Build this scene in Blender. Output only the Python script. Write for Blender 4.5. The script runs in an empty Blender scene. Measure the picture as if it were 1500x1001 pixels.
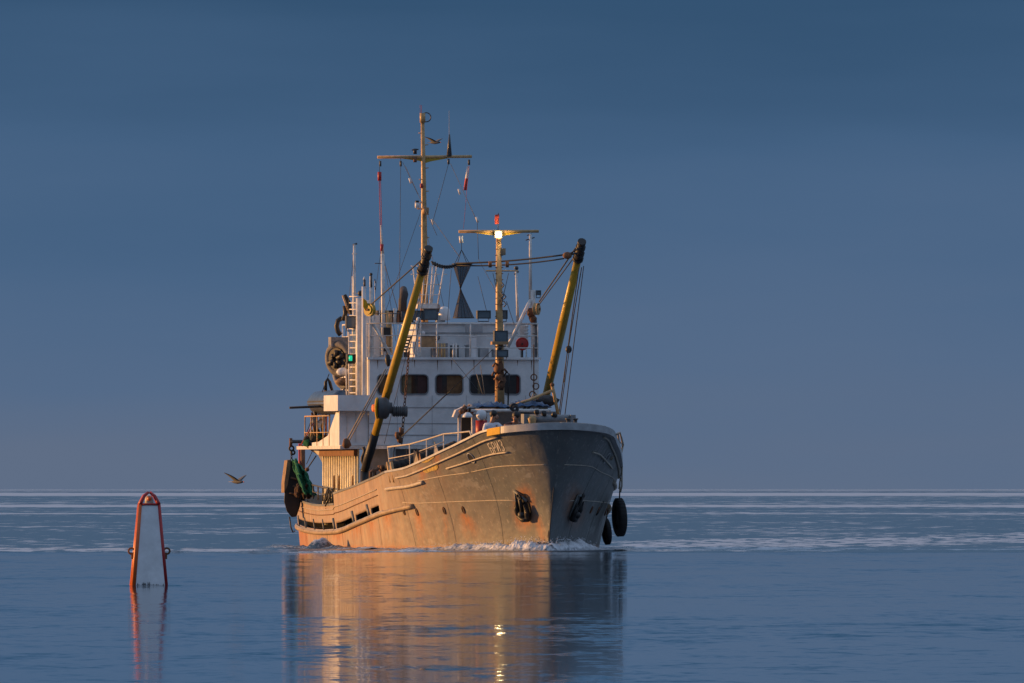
import bpy, bmesh, math, random
import numpy as np
from mathutils import Vector, Matrix, noise as mnoise
R = math.radians
random.seed(7)
sc = bpy.context.scene
COL = sc.collection

# ------------------------------------------------------------------ camera, sky, sun, exposure
cam_d = bpy.data.cameras.new('camera'); cam = bpy.data.objects.new('camera', cam_d); COL.objects.link(cam)
cam_d.sensor_width = 36; cam_d.lens = 600
cam_d.clip_start = 1; cam_d.clip_end = 300000
cam.location = (0, 0, 1.8); cam.rotation_euler = (R(90), 0, 0)
cam_d.shift_y = (716.5-500.5)/1500.0
sc.camera = cam
FPX = 25000.0; HY = 716.5
SUN_EL, SUN_AZ = 4.5, -17.0    # sun low on the left, SUN_AZ degrees towards the camera side
W = bpy.data.worlds.new('World'); sc.world = W; W.use_nodes = True
nt = W.node_tree; N = nt.nodes; Lk = nt.links; N.clear()
def wn(t, **k):
    n = N.new(t)
    for a, b in k.items(): setattr(n, a, b)
    return n
out = wn('ShaderNodeOutputWorld'); bg = wn('ShaderNodeBackground'); Lk.new(bg.outputs[0], out.inputs[0])
sky = wn('ShaderNodeTexSky', sky_type='NISHITA', sun_disc=False)
sky.sun_elevation = R(SUN_EL); sky.sun_rotation = R(-90-SUN_AZ); sky.altitude = 0; sky.air_density = 1.0; sky.dust_density = 1.5; sky.ozone_density = 2.0
tc = wn('ShaderNodeTexCoord'); sep = wn('ShaderNodeSeparateXYZ'); Lk.new(tc.outputs['Generated'], sep.inputs[0])
# far bank of dusk stratus: its brightness with elevation, softly streaked
mp = wn('ShaderNodeMapping'); mp.inputs['Scale'].default_value = (20, 20, 120); Lk.new(tc.outputs['Generated'], mp.inputs[0])
nz = wn('ShaderNodeTexNoise'); nz.inputs['Scale'].default_value = 1.0; nz.inputs['Detail'].default_value = 4.0; nz.inputs['Roughness'].default_value = .45; Lk.new(mp.outputs[0], nz.inputs['Vector'])
m1 = wn('ShaderNodeMath', operation='MULTIPLY_ADD'); Lk.new(nz.outputs[0], m1.inputs[0]); m1.inputs[1].default_value = 0.017; m1.inputs[2].default_value = -0.0085
m2 = wn('ShaderNodeMath', operation='ADD'); Lk.new(sep.outputs[2], m2.inputs[0]); Lk.new(m1.outputs[0], m2.inputs[1])
ramp = wn('ShaderNodeValToRGB'); Lk.new(m2.outputs[0], ramp.inputs[0])
cr = ramp.color_ramp
stops = [(0.0, (.094, .128, .196)), (.009, (.071, .119, .205)), (.018, (.050, .102, .190)), (.028, (.028, .070, .138)), (.05, (.018, .074, .146)), (.10, (.055, .11, .19)), (.33, (.30, .40, .60)), (1.0, (.42, .54, .76))]
cr.elements[0].position, cr.elements[1].position = 0, 1
for i, (p, c) in enumerate(stops):
    e = cr.elements[0] if i == 0 else (cr.elements[-1] if i == len(stops)-1 else cr.elements.new(p))
    e.position = p; e.color = (*c, 1)
skm = wn('ShaderNodeVectorMath', operation='SCALE'); Lk.new(sky.outputs[0], skm.inputs[0]); skm.inputs['Scale'].default_value = 0.10
# open sky shows above the bank and towards the sun
mr = wn('ShaderNodeMapRange'); Lk.new(sep.outputs[2], mr.inputs['Value']); mr.inputs['From Min'].default_value = .10; mr.inputs['From Max'].default_value = .5; mr.inputs['To Max'].default_value = .35
mixc = wn('ShaderNodeMix', data_type='RGBA'); Lk.new(mr.outputs[0], mixc.inputs[0]); Lk.new(ramp.outputs[0], mixc.inputs[6]); Lk.new(skm.outputs[0], mixc.inputs[7])
Lk.new(mixc.outputs[2], bg.inputs[0]); bg.inputs[1].default_value = .95

sun_d = bpy.data.lights.new('sun', 'SUN'); sun = bpy.data.objects.new('sun', sun_d); COL.objects.link(sun)
sun_d.energy = 5.0; sun_d.angle = R(.6); sun_d.color = (1.0, .49, .15)
sv = Vector((-math.cos(R(SUN_EL))*math.cos(R(SUN_AZ)), -math.cos(R(SUN_EL))*math.sin(R(SUN_AZ)), math.sin(R(SUN_EL))))
sun.rotation_euler = sv.to_track_quat('Z', 'Y').to_euler(); sun.location = (-60, 420, 40)
vs = sc.view_settings; vs.view_transform = 'Standard'; vs.look = 'None'; vs.exposure = .35; vs.gamma = 1; vs.use_curve_mapping = False

# ------------------------------------------------------------------ materials
MATS = {}
def nm(name):
    m = bpy.data.materials.new(name); m.use_nodes = True
    return m, m.node_tree.nodes, m.node_tree.links, m.node_tree.nodes['Principled BSDF']
def paint(name, col, rough=.5, metal=0.0, var=.25, scale=3.0, rust=0.0, rustcol=(.16, .06, .025), streak=.35, bump=.0, emis=None, alpha=None):
    """paint or cloth: base colour broken by grime noise, and rust runs stretched along z"""
    m, n, l, b = nm(name)
    t = n.new('ShaderNodeTexCoord'); a = n.new('ShaderNodeTexNoise'); a.inputs['Scale'].default_value = scale; a.inputs['Detail'].default_value = 6; a.inputs['Roughness'].default_value = .65
    l.new(t.outputs['Object'], a.inputs['Vector'])
    r1 = n.new('ShaderNodeMapRange'); l.new(a.outputs[0], r1.inputs[0]); r1.inputs[1].default_value = .3; r1.inputs[2].default_value = .7
    r1.inputs[3].default_value = 1-var; r1.inputs[4].default_value = 1+var*.4
    sc_ = n.new('ShaderNodeVectorMath'); sc_.operation = 'SCALE'; sc_.inputs[0].default_value = col; l.new(r1.outputs[0], sc_.inputs['Scale'])
    last = sc_.outputs[0]
    if rust > 0:
        mp = n.new('ShaderNodeMapping'); mp.inputs['Scale'].default_value = (2.2, 2.2, streak); l.new(t.outputs['Object'], mp.inputs[0])
        b2 = n.new('ShaderNodeTexNoise'); b2.inputs['Scale'].default_value = 1.6; b2.inputs['Detail'].default_value = 8; b2.inputs['Roughness'].default_value = .7; l.new(mp.outputs[0], b2.inputs['Vector'])
        r2 = n.new('ShaderNodeMapRange'); l.new(b2.outputs[0], r2.inputs[0]); r2.inputs[1].default_value = .74-.3*rust; r2.inputs[2].default_value = .86-.2*rust
        mx = n.new('ShaderNodeMix'); mx.data_type = 'RGBA'; l.new(r2.outputs[0], mx.inputs[0]); l.new(last, mx.inputs[6]); mx.inputs[7].default_value = (*rustcol, 1)
        last = mx.outputs[2]
    l.new(last, b.inputs['Base Color'])
    b.inputs['Roughness'].default_value = rough; b.inputs['Metallic'].default_value = metal
    if bump:
        bp = n.new('ShaderNodeBump'); bp.inputs['Strength'].default_value = bump; bp.inputs['Distance'].default_value = .03; l.new(a.outputs[0], bp.inputs['Height']); l.new(bp.outputs[0], b.inputs['Normal'])
    if emis: b.inputs['Emission Color'].default_value = (*emis[0], 1); b.inputs['Emission Strength'].default_value = emis[1]
    if alpha is not None: b.inputs['Alpha'].default_value = alpha
    MATS[name] = m; return m
white = paint('white paint', (.68, .68, .675), .45, var=.22, scale=2.0, rust=.32, rustcol=(.20, .13, .09), streak=.25)
white2 = paint('weathered white paint', (.64, .61, .57), .5, var=.35, scale=6.0, rust=.5, streak=.8)
corr = paint('cream painted wall', (.78, .70, .48), .5, var=.3, scale=5.0, rust=.45, rustcol=(.2, .09, .03))
grey = paint('grey paint', (.20, .21, .22), .5, var=.3, scale=4, rust=.25)
lgrey = paint('pale grey paint', (.34, .35, .36), .5, var=.3, scale=3, rust=.2)
dgrey = paint('dark grey metal', (.06, .065, .07), .5, var=.4, scale=5)
black = paint('black fittings', (.018, .017, .017), .55, var=.4, scale=6)
rubber = paint('black rubber', (.014, .014, .015), .8, var=.4, scale=8)
yellow = paint('yellow boom paint', (.42, .27, .02), .4, var=.25, scale=3, rust=.25, rustcol=(.12, .06, .02), streak=1)
brightyel = paint('bright yellow paint', (.60, .33, .008), .75, var=.2, scale=9)
mastp = paint('ochre mast paint', (.50, .31, .13), .5, var=.4, scale=8, rust=.5, streak=1)
rusty = paint('rusty steel', (.17, .075, .035), .8, var=.5, scale=7, rust=.4, rustcol=(.06, .03, .02), streak=1)
wood = paint('weathered wood', (.25, .15, .08), .7, var=.5, scale=6)
redp = paint('red paint', (.38, .02, .02), .5, var=.3, scale=5)
orangep = paint('orange paint', (.62, .12, .02), .45, var=.2, scale=8)
rope = paint('dark rope', (.03, .032, .036), .8, var=.3, scale=20)
palerope = paint('pale rope', (.30, .25, .19), .85, var=.3, scale=20)
wire = paint('steel wire', (.05, .05, .055), .5, var=.2)
greennet = paint('green netting', (.02, .16, .075), 1.0, var=.6, scale=14, bump=.6)
bluetarp = paint('blue tarpaulin', (.035, .09, .19), .5, var=.6, scale=6, bump=.5)
greytarp = paint('grey canvas', (.24, .24, .25), .8, var=.5, scale=6, bump=.5)
netb = paint('black netting', (.03, .03, .035), .8, var=.3, scale=20, alpha=.62)
dome = paint('white plastic dome', (.62, .62, .62), .4, var=.15)
tan = paint('tan canister', (.36, .21, .10), .6, var=.35, scale=7)
glassm = paint('dark cabin glass', (.035, .022, .014), .08, var=.9, scale=1.6)
lampglass = paint('floodlight glass', (.12, .15, .17), .12, var=.3)
lampm = paint('lit masthead lamp', (1, .9, .7), .4, emis=((1, .70, .30), 150))
greenl = paint('green navigation light', (.0, .3, .2), .3, emis=((.02, 1, .50), .45))
skin = paint('skin', (.36, .18, .11), .55, var=.1)
hairm = paint('dark hair', (.012, .01, .009), .6, var=.3, scale=30)
shirt = paint('white shirt', (.62, .62, .66), .8, var=.15, scale=8)
brownc = paint('dark red brown jacket', (.055, .022, .018), .8, var=.3, scale=8)
trous = paint('dark trousers', (.03, .035, .05), .8, var=.3)
flagred = paint('red flag cloth', (.45, .05, .035), .8, var=.15)
flagwhite = paint('white flag cloth', (.65, .62, .6), .8, var=.15)
letter = paint('faded white lettering', (.75, .70, .62), .6, var=.3, scale=14)
streakw = paint('pale scraped paint', (.46, .40, .32), .6, var=.4, scale=12)
buoyw = paint('buoy white paint', (.74, .75, .76), .5, var=.2, scale=3.5, rust=.3, rustcol=(.2, .19, .16), streak=1)
gullw = paint('gull white feathers', (.45, .45, .47), .8, var=.1)
gullg = paint('gull grey feathers', (.07, .075, .085), .8, var=.15)

def hull_material():
    m, n, l, b = nm('weathered grey hull paint')
    t = n.new('ShaderNodeTexCoord')
    def tex(scale, sc3, det=8, rg=.6):
        mp = n.new('ShaderNodeMapping'); mp.inputs['Scale'].default_value = sc3; l.new(t.outputs['Object'], mp.inputs[0])
        x = n.new('ShaderNodeTexNoise'); x.inputs['Scale'].default_value = scale; x.inputs['Detail'].default_value = det; x.inputs['Roughness'].default_value = rg
        l.new(mp.outputs[0], x.inputs['Vector']); return x.outputs[0]
    def rng(v, a, b_, c=0, d=1):
        r = n.new('ShaderNodeMapRange'); l.new(v, r.inputs[0]); r.inputs[1].default_value = a; r.inputs[2].default_value = b_; r.inputs[3].default_value = c; r.inputs[4].default_value = d; return r.outputs[0]
    def mix(f, a, c):
        x = n.new('ShaderNodeMix'); x.data_type = 'RGBA'; l.new(f, x.inputs[0])
        if isinstance(a, tuple): x.inputs[6].default_value = (*a, 1)
        else: l.new(a, x.inputs[6])
        x.inputs[7].default_value = (*c, 1); return x.outputs[2]
    def mul(a, c):
        x = n.new('ShaderNodeMath'); x.operation = 'MULTIPLY'; l.new(a, x.inputs[0])
        if isinstance(c, float): x.inputs[1].default_value = c
        else: l.new(c, x.inputs[1])
        return x.outputs[0]
    big = tex(.9, (1, .5, 1)); runs = tex(1.5, (1.4, 1.4, .22)); fine = tex(9, (1, 1, .6), 10, .7); patch = tex(1.1, (1, .6, 1.3), 5)
    c = mix(rng(big, .35, .7), (.10, .115, .118), (.165, .17, .165))
    c = mix(mul(rng(runs, .45, .68), .75), c, (.13, .125, .12))          # dirt runs
    c = mix(mul(rng(fine, .56, .66), .55), c, (.36, .34, .31))          # salt and scuffs
    c = mix(mul(rng(patch, .60, .63), .35), c, (.33, .335, .33))        # touched-up paint
    at = n.new('ShaderNodeAttribute'); at.attribute_name = 'rust'
    k = mul(at.outputs['Fac'], rng(tex(2.6, (1.6, 1.6, .3), 8, .7), .20, .56))
    at2 = n.new('ShaderNodeAttribute'); at2.attribute_name = 'sunlit_and_runs'
    c = mix(mul(at2.outputs['Fac'], rng(tex(2.0, (1.1, 1.1, .35), 9, .7), .35, .65, .25, 1.0)), c, (.40, .34, .25))   # sunlight painted in: paler colour towards the stern
    c = mix(mul(mul(at2.outputs['Fac'], rng(tex(3.2, (2.2, 2.2, .16), 9, .7), .52, .70)), .7), c, (.17, .10, .06))        # runs down the side
    c = mix(mul(k, rng(fine, .25, .52)), c, (.42, .135, .026))
    c = mix(mul(rng(k, .55, .95), rng(fine, .5, .62)), c, (.13, .045, .018))
    l.new(c, b.inputs['Base Color']); b.inputs['Roughness'].default_value = .55
    dents = tex(1.0, (1, .8, 1), 3)
    sxyz = n.new('ShaderNodeSeparateXYZ'); l.new(t.outputs['Object'], sxyz.inputs[0]); sn = n.new('ShaderNodeMath'); sn.operation = 'MULTIPLY'; l.new(sxyz.outputs[1], sn.inputs[0]); sn.inputs[1].default_value = 2*math.pi/.62
    sn2 = n.new('ShaderNodeMath'); sn2.operation = 'SINE'; l.new(sn.outputs[0], sn2.inputs[0]); fr_ = n.new('ShaderNodeMath'); fr_.operation = 'MULTIPLY_ADD'; l.new(sn2.outputs[0], fr_.inputs[0]); fr_.inputs[1].default_value = .035; l.new(dents, fr_.inputs[2]); dents = fr_.outputs[0]   # plating sagging between the frames
    bp = n.new('ShaderNodeBump'); bp.inputs['Strength'].default_value = .6; bp.inputs['Distance'].default_value = .09; l.new(dents, bp.inputs['Height'])
    b2 = n.new('ShaderNodeBump'); b2.inputs['Strength'].default_value = .3; b2.inputs['Distance'].default_value = .015; l.new(fine, b2.inputs['Height']); l.new(bp.outputs[0], b2.inputs['Normal']); l.new(b2.outputs[0], b.inputs['Normal'])
    return m
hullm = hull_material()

# ------------------------------------------------------------------ mesh helpers
class MB:
    def __init__(s): s.v = []; s.f = []; s.sm = []; s.m = []
    def add(s, vs, fs, smooth=False, mi=0):
        o = len(s.v); s.v += [tuple(v) for v in vs]; s.f += [tuple(i+o for i in f) for f in fs]; s.sm += [smooth]*len(fs); s.m += [mi]*len(fs); return s
    def box(s, a, b, mi=0):
        x0, y0, z0 = a; x1, y1, z1 = b
        if x0 > x1: x0, x1 = x1, x0
        if y0 > y1: y0, y1 = y1, y0
        if z0 > z1: z0, z1 = z1, z0
        return s.add([(x0, y0, z0), (x1, y0, z0), (x1, y1, z0), (x0, y1, z0), (x0, y0, z1), (x1, y0, z1), (x1, y1, z1), (x0, y1, z1)],
                     [(0, 3, 2, 1), (4, 5, 6, 7), (0, 1, 5, 4), (1, 2, 6, 5), (2, 3, 7, 6), (3, 0, 4, 7)], mi=mi)
    def cyl(s, p, q, r, r2=None, n=10, mi=0, caps=True):
        return s.tube([p, q], [r, r if r2 is None else r2], n, mi, caps)
    def tube(s, pts, r, n=8, mi=0, caps=True):
        pts = [Vector(p) for p in pts]; k = len(pts); rs = r if isinstance(r, (list, tuple)) else [r]*k
        vs = []; prev = None
        for i, p in enumerate(pts):
            d = (pts[min(i+1, k-1)]-pts[max(i-1, 0)]).normalized()
            if prev is None: a = d.orthogonal().normalized()
            else:
                a = prev-d*prev.dot(d); a = a.normalized() if a.length > 1e-6 else d.orthogonal().normalized()
            prev = a; b = d.cross(a)
            for j in range(n):
                t = 2*math.pi*j/n; vs.append(p+(a*math.cos(t)+b*math.sin(t))*rs[i])
        fs = [(i*n+j, i*n+(j+1) % n, (i+1)*n+(j+1) % n, (i+1)*n+j) for i in range(k-1) for j in range(n)]
        s.add(vs, fs, True, mi)
        if caps:
            o = len(s.v)-len(vs); s.f += [tuple(o+j for j in range(n))[::-1], tuple(o+(k-1)*n+j for j in range(n))]; s.sm += [False]*2; s.m += [mi]*2
        return s
    def lathe(s, prof, org, axis=(0, 0, 1), n=14, mi=0, smooth=True):
        ax = Vector(axis).normalized(); a = ax.orthogonal().normalized(); b = ax.cross(a); org = Vector(org); k = len(prof)
        vs = [org+ax*h+(a*math.cos(2*math.pi*j/n)+b*math.sin(2*math.pi*j/n))*r for r, h in prof for j in range(n)]
        fs = [(i*n+j, i*n+(j+1) % n, (i+1)*n+(j+1) % n, (i+1)*n+j) for i in range(k-1) for j in range(n)]
        return s.add(vs, fs, smooth, mi)
    def ball(s, c, r, n=10, sc=(1, 1, 1), mi=0, jit=0):
        vs = []; c = Vector(c)
        for i in range(n//2+1):
            t = math.pi*i/(n//2)
            for j in range(n):
                p = 2*math.pi*j/n; d = Vector((math.sin(t)*math.cos(p)*sc[0], math.sin(t)*math.sin(p)*sc[1], math.cos(t)*sc[2]))
                q = r*(1+jit*mnoise.noise(d*3+c*2)) if jit else r
                vs.append(c+d*q)
        fs = [(i*n+j, (i+1)*n+j, (i+1)*n+(j+1) % n, i*n+(j+1) % n) for i in range(n//2) for j in range(n)]
        return s.add(vs, fs, True, mi)
    def torus(s, c, R_, r, axis=(0, 0, 1), n=16, m=6, mi=0, sx=1.0):
        ax = Vector(axis).normalized(); a = ax.orthogonal().normalized(); b = ax.cross(a)
        pts = [Vector(c)+(a*math.cos(2*math.pi*j/n)*sx+b*math.sin(2*math.pi*j/n))*R_ for j in range(n)]
        vs = []
        for j in range(n):
            o = (pts[j]-Vector(c)).normalized()
            for i in range(m):
                t = 2*math.pi*i/m; vs.append(pts[j]+(o*math.cos(t)+ax*math.sin(t))*r)
        fs = [(j*m+i, ((j+1) % n)*m+i, ((j+1) % n)*m+(i+1) % m, j*m+(i+1) % m) for j in range(n) for i in range(m)]
        return s.add(vs, fs, True, mi)
    def plate(s, poly, off, mi=0):
        """polygon (list of 3D points) thickened by vector off"""
        p = [Vector(v) for v in poly]; o = Vector(off); n = len(p)
        return s.add(p+[v+o for v in p], [tuple(range(n))[::-1], tuple(range(n, 2*n))]+[(i, (i+1) % n, (i+1) % n+n, i+n) for i in range(n)], mi=mi)
    def build(s, name, mat, parent=None, org=(0, 0, 0)):
        me = bpy.data.meshes.new(name); o3 = Vector(org)
        me.from_pydata([Vector(v)-o3 for v in s.v], [], s.f)
        me.polygons.foreach_set('use_smooth', s.sm)
        for m in (mat if isinstance(mat, (list, tuple)) else [mat]): me.materials.append(m)
        me.polygons.foreach_set('material_index', s.m); me.update()
        bm = bmesh.new(); bm.from_mesh(me); bmesh.ops.recalc_face_normals(bm, faces=bm.faces); bm.to_mesh(me); bm.free()
        o = bpy.data.objects.new(name, me); COL.objects.link(o); o.location = org
        if parent: o.parent = parent
        return o
def tag(o, label=None, cat=None, group=None, kind=None):
    if label: o['label'] = label
    if cat: o['category'] = cat
    if group: o['group'] = group
    if kind: o['kind'] = kind
    return o
def empty(name, loc=(0, 0, 0), rz=0):
    o = bpy.data.objects.new(name, None); COL.objects.link(o); o.location = loc; o.rotation_euler = (0, 0, rz); o.empty_display_size = .2; return o

# ------------------------------------------------------------------ ship frame: x to port, y aft, z up
TH = R(10); CT, ST = math.cos(TH), math.sin(TH)
P0 = Vector((1.06, 500, 0)); SHIPM = Matrix.Translation(P0) @ Matrix.Rotation(TH, 4, 'Z')
def L(px, py, s):
    """ship point at distance s aft of the stem, on the sight line given"""
    u = 0.0
    for _ in range(4):
        Y = 500+u*ST+s*CT; X = (px-750)*Y/FPX; u = (X-1.06+s*ST)/CT
    return Vector((u, s, 1.8+(HY-py)*Y/FPX))
def proj(p):
    w = SHIPM @ Vector(p); return 750+w.x/w.y*FPX, HY-(w.z-1.8)/w.y*FPX
def on_ship(mb, name, mat, org, label, cat, group=None):
    """a thing of its own standing or hanging on the ship: base point org in ship coordinates"""
    o = mb.build(name, mat, None, org); o.location = SHIPM @ Vector(org); o.rotation_euler = (0, 0, TH)
    return tag(o, label, cat, group)
def ship_thing(name, org, label, cat, group=None):
    o = empty(name, SHIPM @ Vector(org), TH); return tag(o, label, cat, group)
def sub(mb, name, mat, thing, org):     # child of a ship_thing whose base is org
    o = mb.build(name, mat, thing, (0, 0, 0))
    for v in o.data.vertices: v.co -= Vector(org)
    return o

SHIP = empty('fishing_boat', P0, TH)
tag(SHIP, 'grey steel fishing trawler with rust stained hull and white wheelhouse steaming on calm water', 'fishing boat')

# ------------------------------------------------------------------ hull
def pch(tab):
    xs = np.array([t[0] for t in tab], float); ys = np.array([t[1] for t in tab], float)
    d = np.diff(ys)/np.diff(xs); m = np.zeros(len(xs)); m[0] = d[0]; m[-1] = d[-1]
    for i in range(1, len(xs)-1): m[i] = 0 if d[i-1]*d[i] <= 0 else 2*d[i-1]*d[i]/(d[i-1]+d[i])
    def f(x):
        x = min(max(x, xs[0]), xs[-1]); i = min(int(np.searchsorted(xs, x, 'right'))-1, len(xs)-2); h = xs[i+1]-xs[i]; t = (x-xs[i])/h
        return float((2*t**3-3*t*t+1)*ys[i]+(t**3-2*t*t+t)*h*m[i]+(-2*t**3+3*t*t)*ys[i+1]+(t**3-t*t)*h*m[i+1])
    return f
Bt0 = pch([(-1.4, 1.18), (-1, 1.52), (0, 1.95), (1, 2.22), (2, 2.50), (3, 2.72), (4, 2.93), (5, 3.12), (6, 3.28), (7, 3.41), (8, 3.5), (11, 3.57), (17.5, 3.5), (24, 3.2), (29, 2.75), (31.5, 2.4)])
Bt = lambda s: 1.18*math.sqrt(max(0, (s+2)/.6)) if s < -1.4 else Bt0(s)
Bw = pch([(0, 0), (1, .42), (2, .86), (3, 1.28), (4.5, 1.88), (6, 2.42), (8, 2.95), (10, 3.25), (17, 3.38), (24, 3.05), (29, 2.6), (31.5, 2.2)])
zt = pch([(0, 3.72), (.8, 3.62), (1.6, 3.50), (2.4, 3.30), (3.2, 3.08), (4, 2.90), (4.8, 2.72), (5.6, 2.56), (6.4, 2.43), (8, 2.32), (9.2, 2.2), (13, 1.92), (17.4, 1.68)])
ztA = pch([(17.4, 1.36), (21, 1.32), (25, 1.40), (31.5, 1.62)])
def zT(S): return zt(S) if S <= 17.4 else ztA(S)
zrub = pch([(6.3, 1.30), (9, 1.09), (13, .78), (17.4, .50), (21, .47), (26, .53), (31.5, .66)])
ztB = pch([(17.4, 1.68), (21, 1.64), (31.5, 1.75)])
def hp(S, w, side=-1):
    k = max(0.0, 1-S/8); ww = max(w, 0.0)
    s = S-2.0*k*(ww**1.15)
    p = 1.0+.9*k
    a, b = Bw(S), Bt(min(31.5, S-2*k))
    if S > 17.4: ww = ww*zT(S)/ztB(S)
    if w >= 0: B = a+(b-a)*(ww**p)
    else: B = a*(1+.25*w)
    z = zT(S)*w if w >= 0 else w*1.0
    return Vector((side*B, s, z))
def hull_n(S, w, side=-1):
    e = .01; p = hp(S, w, side); a = hp(S+e, w, side)-p; b = hp(S, min(w+e, 1.2) if w < .98 else w-e, side)-p
    n = a.cross(b).normalized()
    if n.x*side < 0: n = -n
    return n
def hull_at(px, py, side=-1):
    """(S, w) of the hull point seen at a given place"""
    best = None; S0, S1, w0, w1 = 0.02, (31.4 if side < 0 else 5.0), 0.0, 1.0
    for it in range(7):
        nS, nw = (60, 16) if it == 0 else (9, 9)
        for i in range(nS+1):
            for j in range(nw+1):
                S = S0+(S1-S0)*i/nS; w = w0+(w1-w0)*j/nw; x, y = proj(hp(S, w, side)); d = (x-px)**2+(y-py)**2
                if best is None or d < best[0]: best = (d, S, w)
        hs = (S1-S0)/nS*1.2; hw = (w1-w0)/nw*1.2
        S0, S1, w0, w1 = max(0, best[1]-hs), min(31.5 if side < 0 else 5.0, best[1]+hs), max(0, best[2]-hw), min(1, best[2]+hw)
    return best[1], best[2]
def sw(s, z):
    S = s
    for _ in range(12):
        w = z/zT(S); k = max(0, 1-S/8); S = S+(s-(S-2*k*(max(w, 0)**1.15)))*.7
        S = min(max(S, 0), 31.5)
    return S, z/zT(S)
def hz(s, z, side=-1, off=0.0):
    S, w = sw(s, z); return hp(S, w, side)+hull_n(S, w, side)*off
def hpx(px, py, side=-1, off=0.0):
    S, w = hull_at(px, py, side); return hp(S, w, side)+hull_n(S, w, side)*off

SS = sorted(set([0, .004, .012, .025, .045, .07, .1, .15, .2, .27, .35, .45, .55, .68, .8, .95, 1.1]+[round(1.1+.16*i, 3) for i in range(190)]+[17.4, 17.401, 31.5]))
SS = [s for s in SS if s <= 31.5]
WW = [-.9, -.4]+[i/34 for i in range(35)]
def rust_at(p, side):
    s, z = p.y, p.z; r = 0.0
    if side < 0:
        zr = zrub(s) if s > 6.3 else 9
        r = max(r, min(1, max(0, (s-8)/12))*(.46 if z < zr else .28))
        if z < zr and s > 25.2: r = 1.0
        if s > 8: r = max(r, .55*math.exp(-max(0, z)/.35))
        x, y = proj(p)
        for cx, cy, ln, wd, dx in STAINS:
            if y > cy-1:
                t = (y-cy)/ln; k = math.exp(-((x-cx-dx*t)/(wd*(1+t)))**2)*max(0, 1-t*.85)
                r = max(r, k*.95)
        r = max(r, .30*min(1, max(0, (s-1)/9)))
    r = max(r, .8*math.exp(-((z-.06)/.07)**2) if z < .5 else 0)
    for (qx, qy) in ANCH[side]:
        x, y = proj(p); d = math.hypot((x-qx)/15, (y-qy)/30); r = max(r, (1 if side < 0 else .5)*max(0, min(1, 1.6-d*1.2)))
    return r
STAINS = [(612, 752, 55, 5, 6), (679, 752, 40, 5, 8), (683, 756, 30, 6, 12), (787, 758, 50, 4.5, 14), (545, 765, 35, 8, 0), (520, 772, 30, 10, 2), (567, 752, 40, 6, 2), (495, 782, 25, 12, 0), (640, 665, 35, 3, 0), (619, 688, 30, 5, 0), (652, 755, 40, 2, 2)]
ANCH = {-1: [(768, 745)], 1: [(841, 742)]}
NA, NB = 17/34, 21/34
def wmap(S, w):
    """slides the plating rows so that two of them run along the edges of the freeing slot"""
    if w <= 0 or S < 7: return w
    k = min(1, (S-7)/2.5); zr = zrub(S); lo, hi = (zr+.10, zr+.29) if S > 17.4005 else (zr+.10, zr+.27); lo /= zT(S); hi /= zT(S)
    lo = NA+(lo-NA)*k; hi = NB+(hi-NB)*k
    return w/NA*lo if w < NA else (lo+(w-NA)/(NB-NA)*(hi-lo) if w < NB else hi+(w-NB)/(1-NB)*(1-hi))
deep = paint('slot shade black', (.006, .006, .006), .95, var=.2); deep.node_tree.nodes['Principled BSDF'].inputs['Specular IOR Level'].default_value = .05  # near-black that stands for deep shade behind the freeing slots
rubm = paint('scraped rub rail paint', (.34, .25, .16), .6, var=.5, scale=5, rust=.45, rustcol=(.30, .11, .03), streak=1)
hb = MB(); rust = []
def grid(side, S_list, W_list, skip=None):
    o = len(hb.v); nW = len(W_list)
    for S in S_list:
        for w in W_list: hb.v.append(tuple(hp(S, wmap(S, w), side)))
    for i in range(len(S_list)-1):
        for j in range(nW-1):
            if skip and skip(.5*(S_list[i]+S_list[i+1]), .5*(W_list[j]+W_list[j+1])): continue
            a = o+i*nW+j; hb.f.append((a, a+1, a+nW+1, a+nW)); hb.sm.append(True); hb.m.append(0)
GAPS = [(9.6, 10.9), (11.25, 13.6), (13.9, 17.2), (17.7, 31.0)]
def skip(S, w):
    return S > 9.5 and NA < w < NB and any(a < S < b for a, b in GAPS)
# horizontal levels finer so the freeing slot has clean edges
for side in (-1, 1): grid(side, SS, WW, skip)
# transom
o = len(hb.v); rows = [(hp(31.5, w, -1), hp(31.5, w, 1)) for w in WW]
for a, b in rows: hb.v += [tuple(a), tuple(b)]
for j in range(len(rows)-1): hb.f.append((o+2*j, o+2*j+1, o+2*j+3, o+2*j+2)); hb.sm.append(False); hb.m.append(0)
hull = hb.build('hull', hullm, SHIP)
vals = [rust_at(v.co, -1 if v.co.x < 0 else 1) for v in hull.data.vertices]
wn_ = [min(1, max(0, (v.co.y-1.5)/9))*(1 if v.co.x < 0 else .3) for v in hull.data.vertices]  # sunlight put into the colour: stronger aft and on the sunward side; also masks runs
a2_ = hull.data.attributes.new('sunlit_and_runs', 'FLOAT', 'POINT'); a2_.data.foreach_set('value', wn_)
at = hull.data.attributes.new('rust', 'FLOAT', 'POINT'); at.data.foreach_set('value', vals)
sol = hull.modifiers.new('thick', 'SOLIDIFY'); sol.thickness = .05; sol.offset = -1 

def run(name, mat, pts, r, n=8, parent=None): return MB().tube(pts, r, n).build(name, mat, parent or hull)
# bulwark planks seen along the low after side
for k, fr in enumerate((.30, .62)):
    for side in (-1, 1):
        pts = []
        for i in range(60):
            S = 9.5+21.9*i/59; zr = zrub(S)+.4; S_z = zr+(zT(S)-zr)*fr if S > 17.4 else zr+(zT(S)-zr)*(fr*.75); pts.append(hz(S, S_z, side, .012))
        run('bulwark_seam', rusty if k == 0 else streakw, pts, .014, 5)
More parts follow.
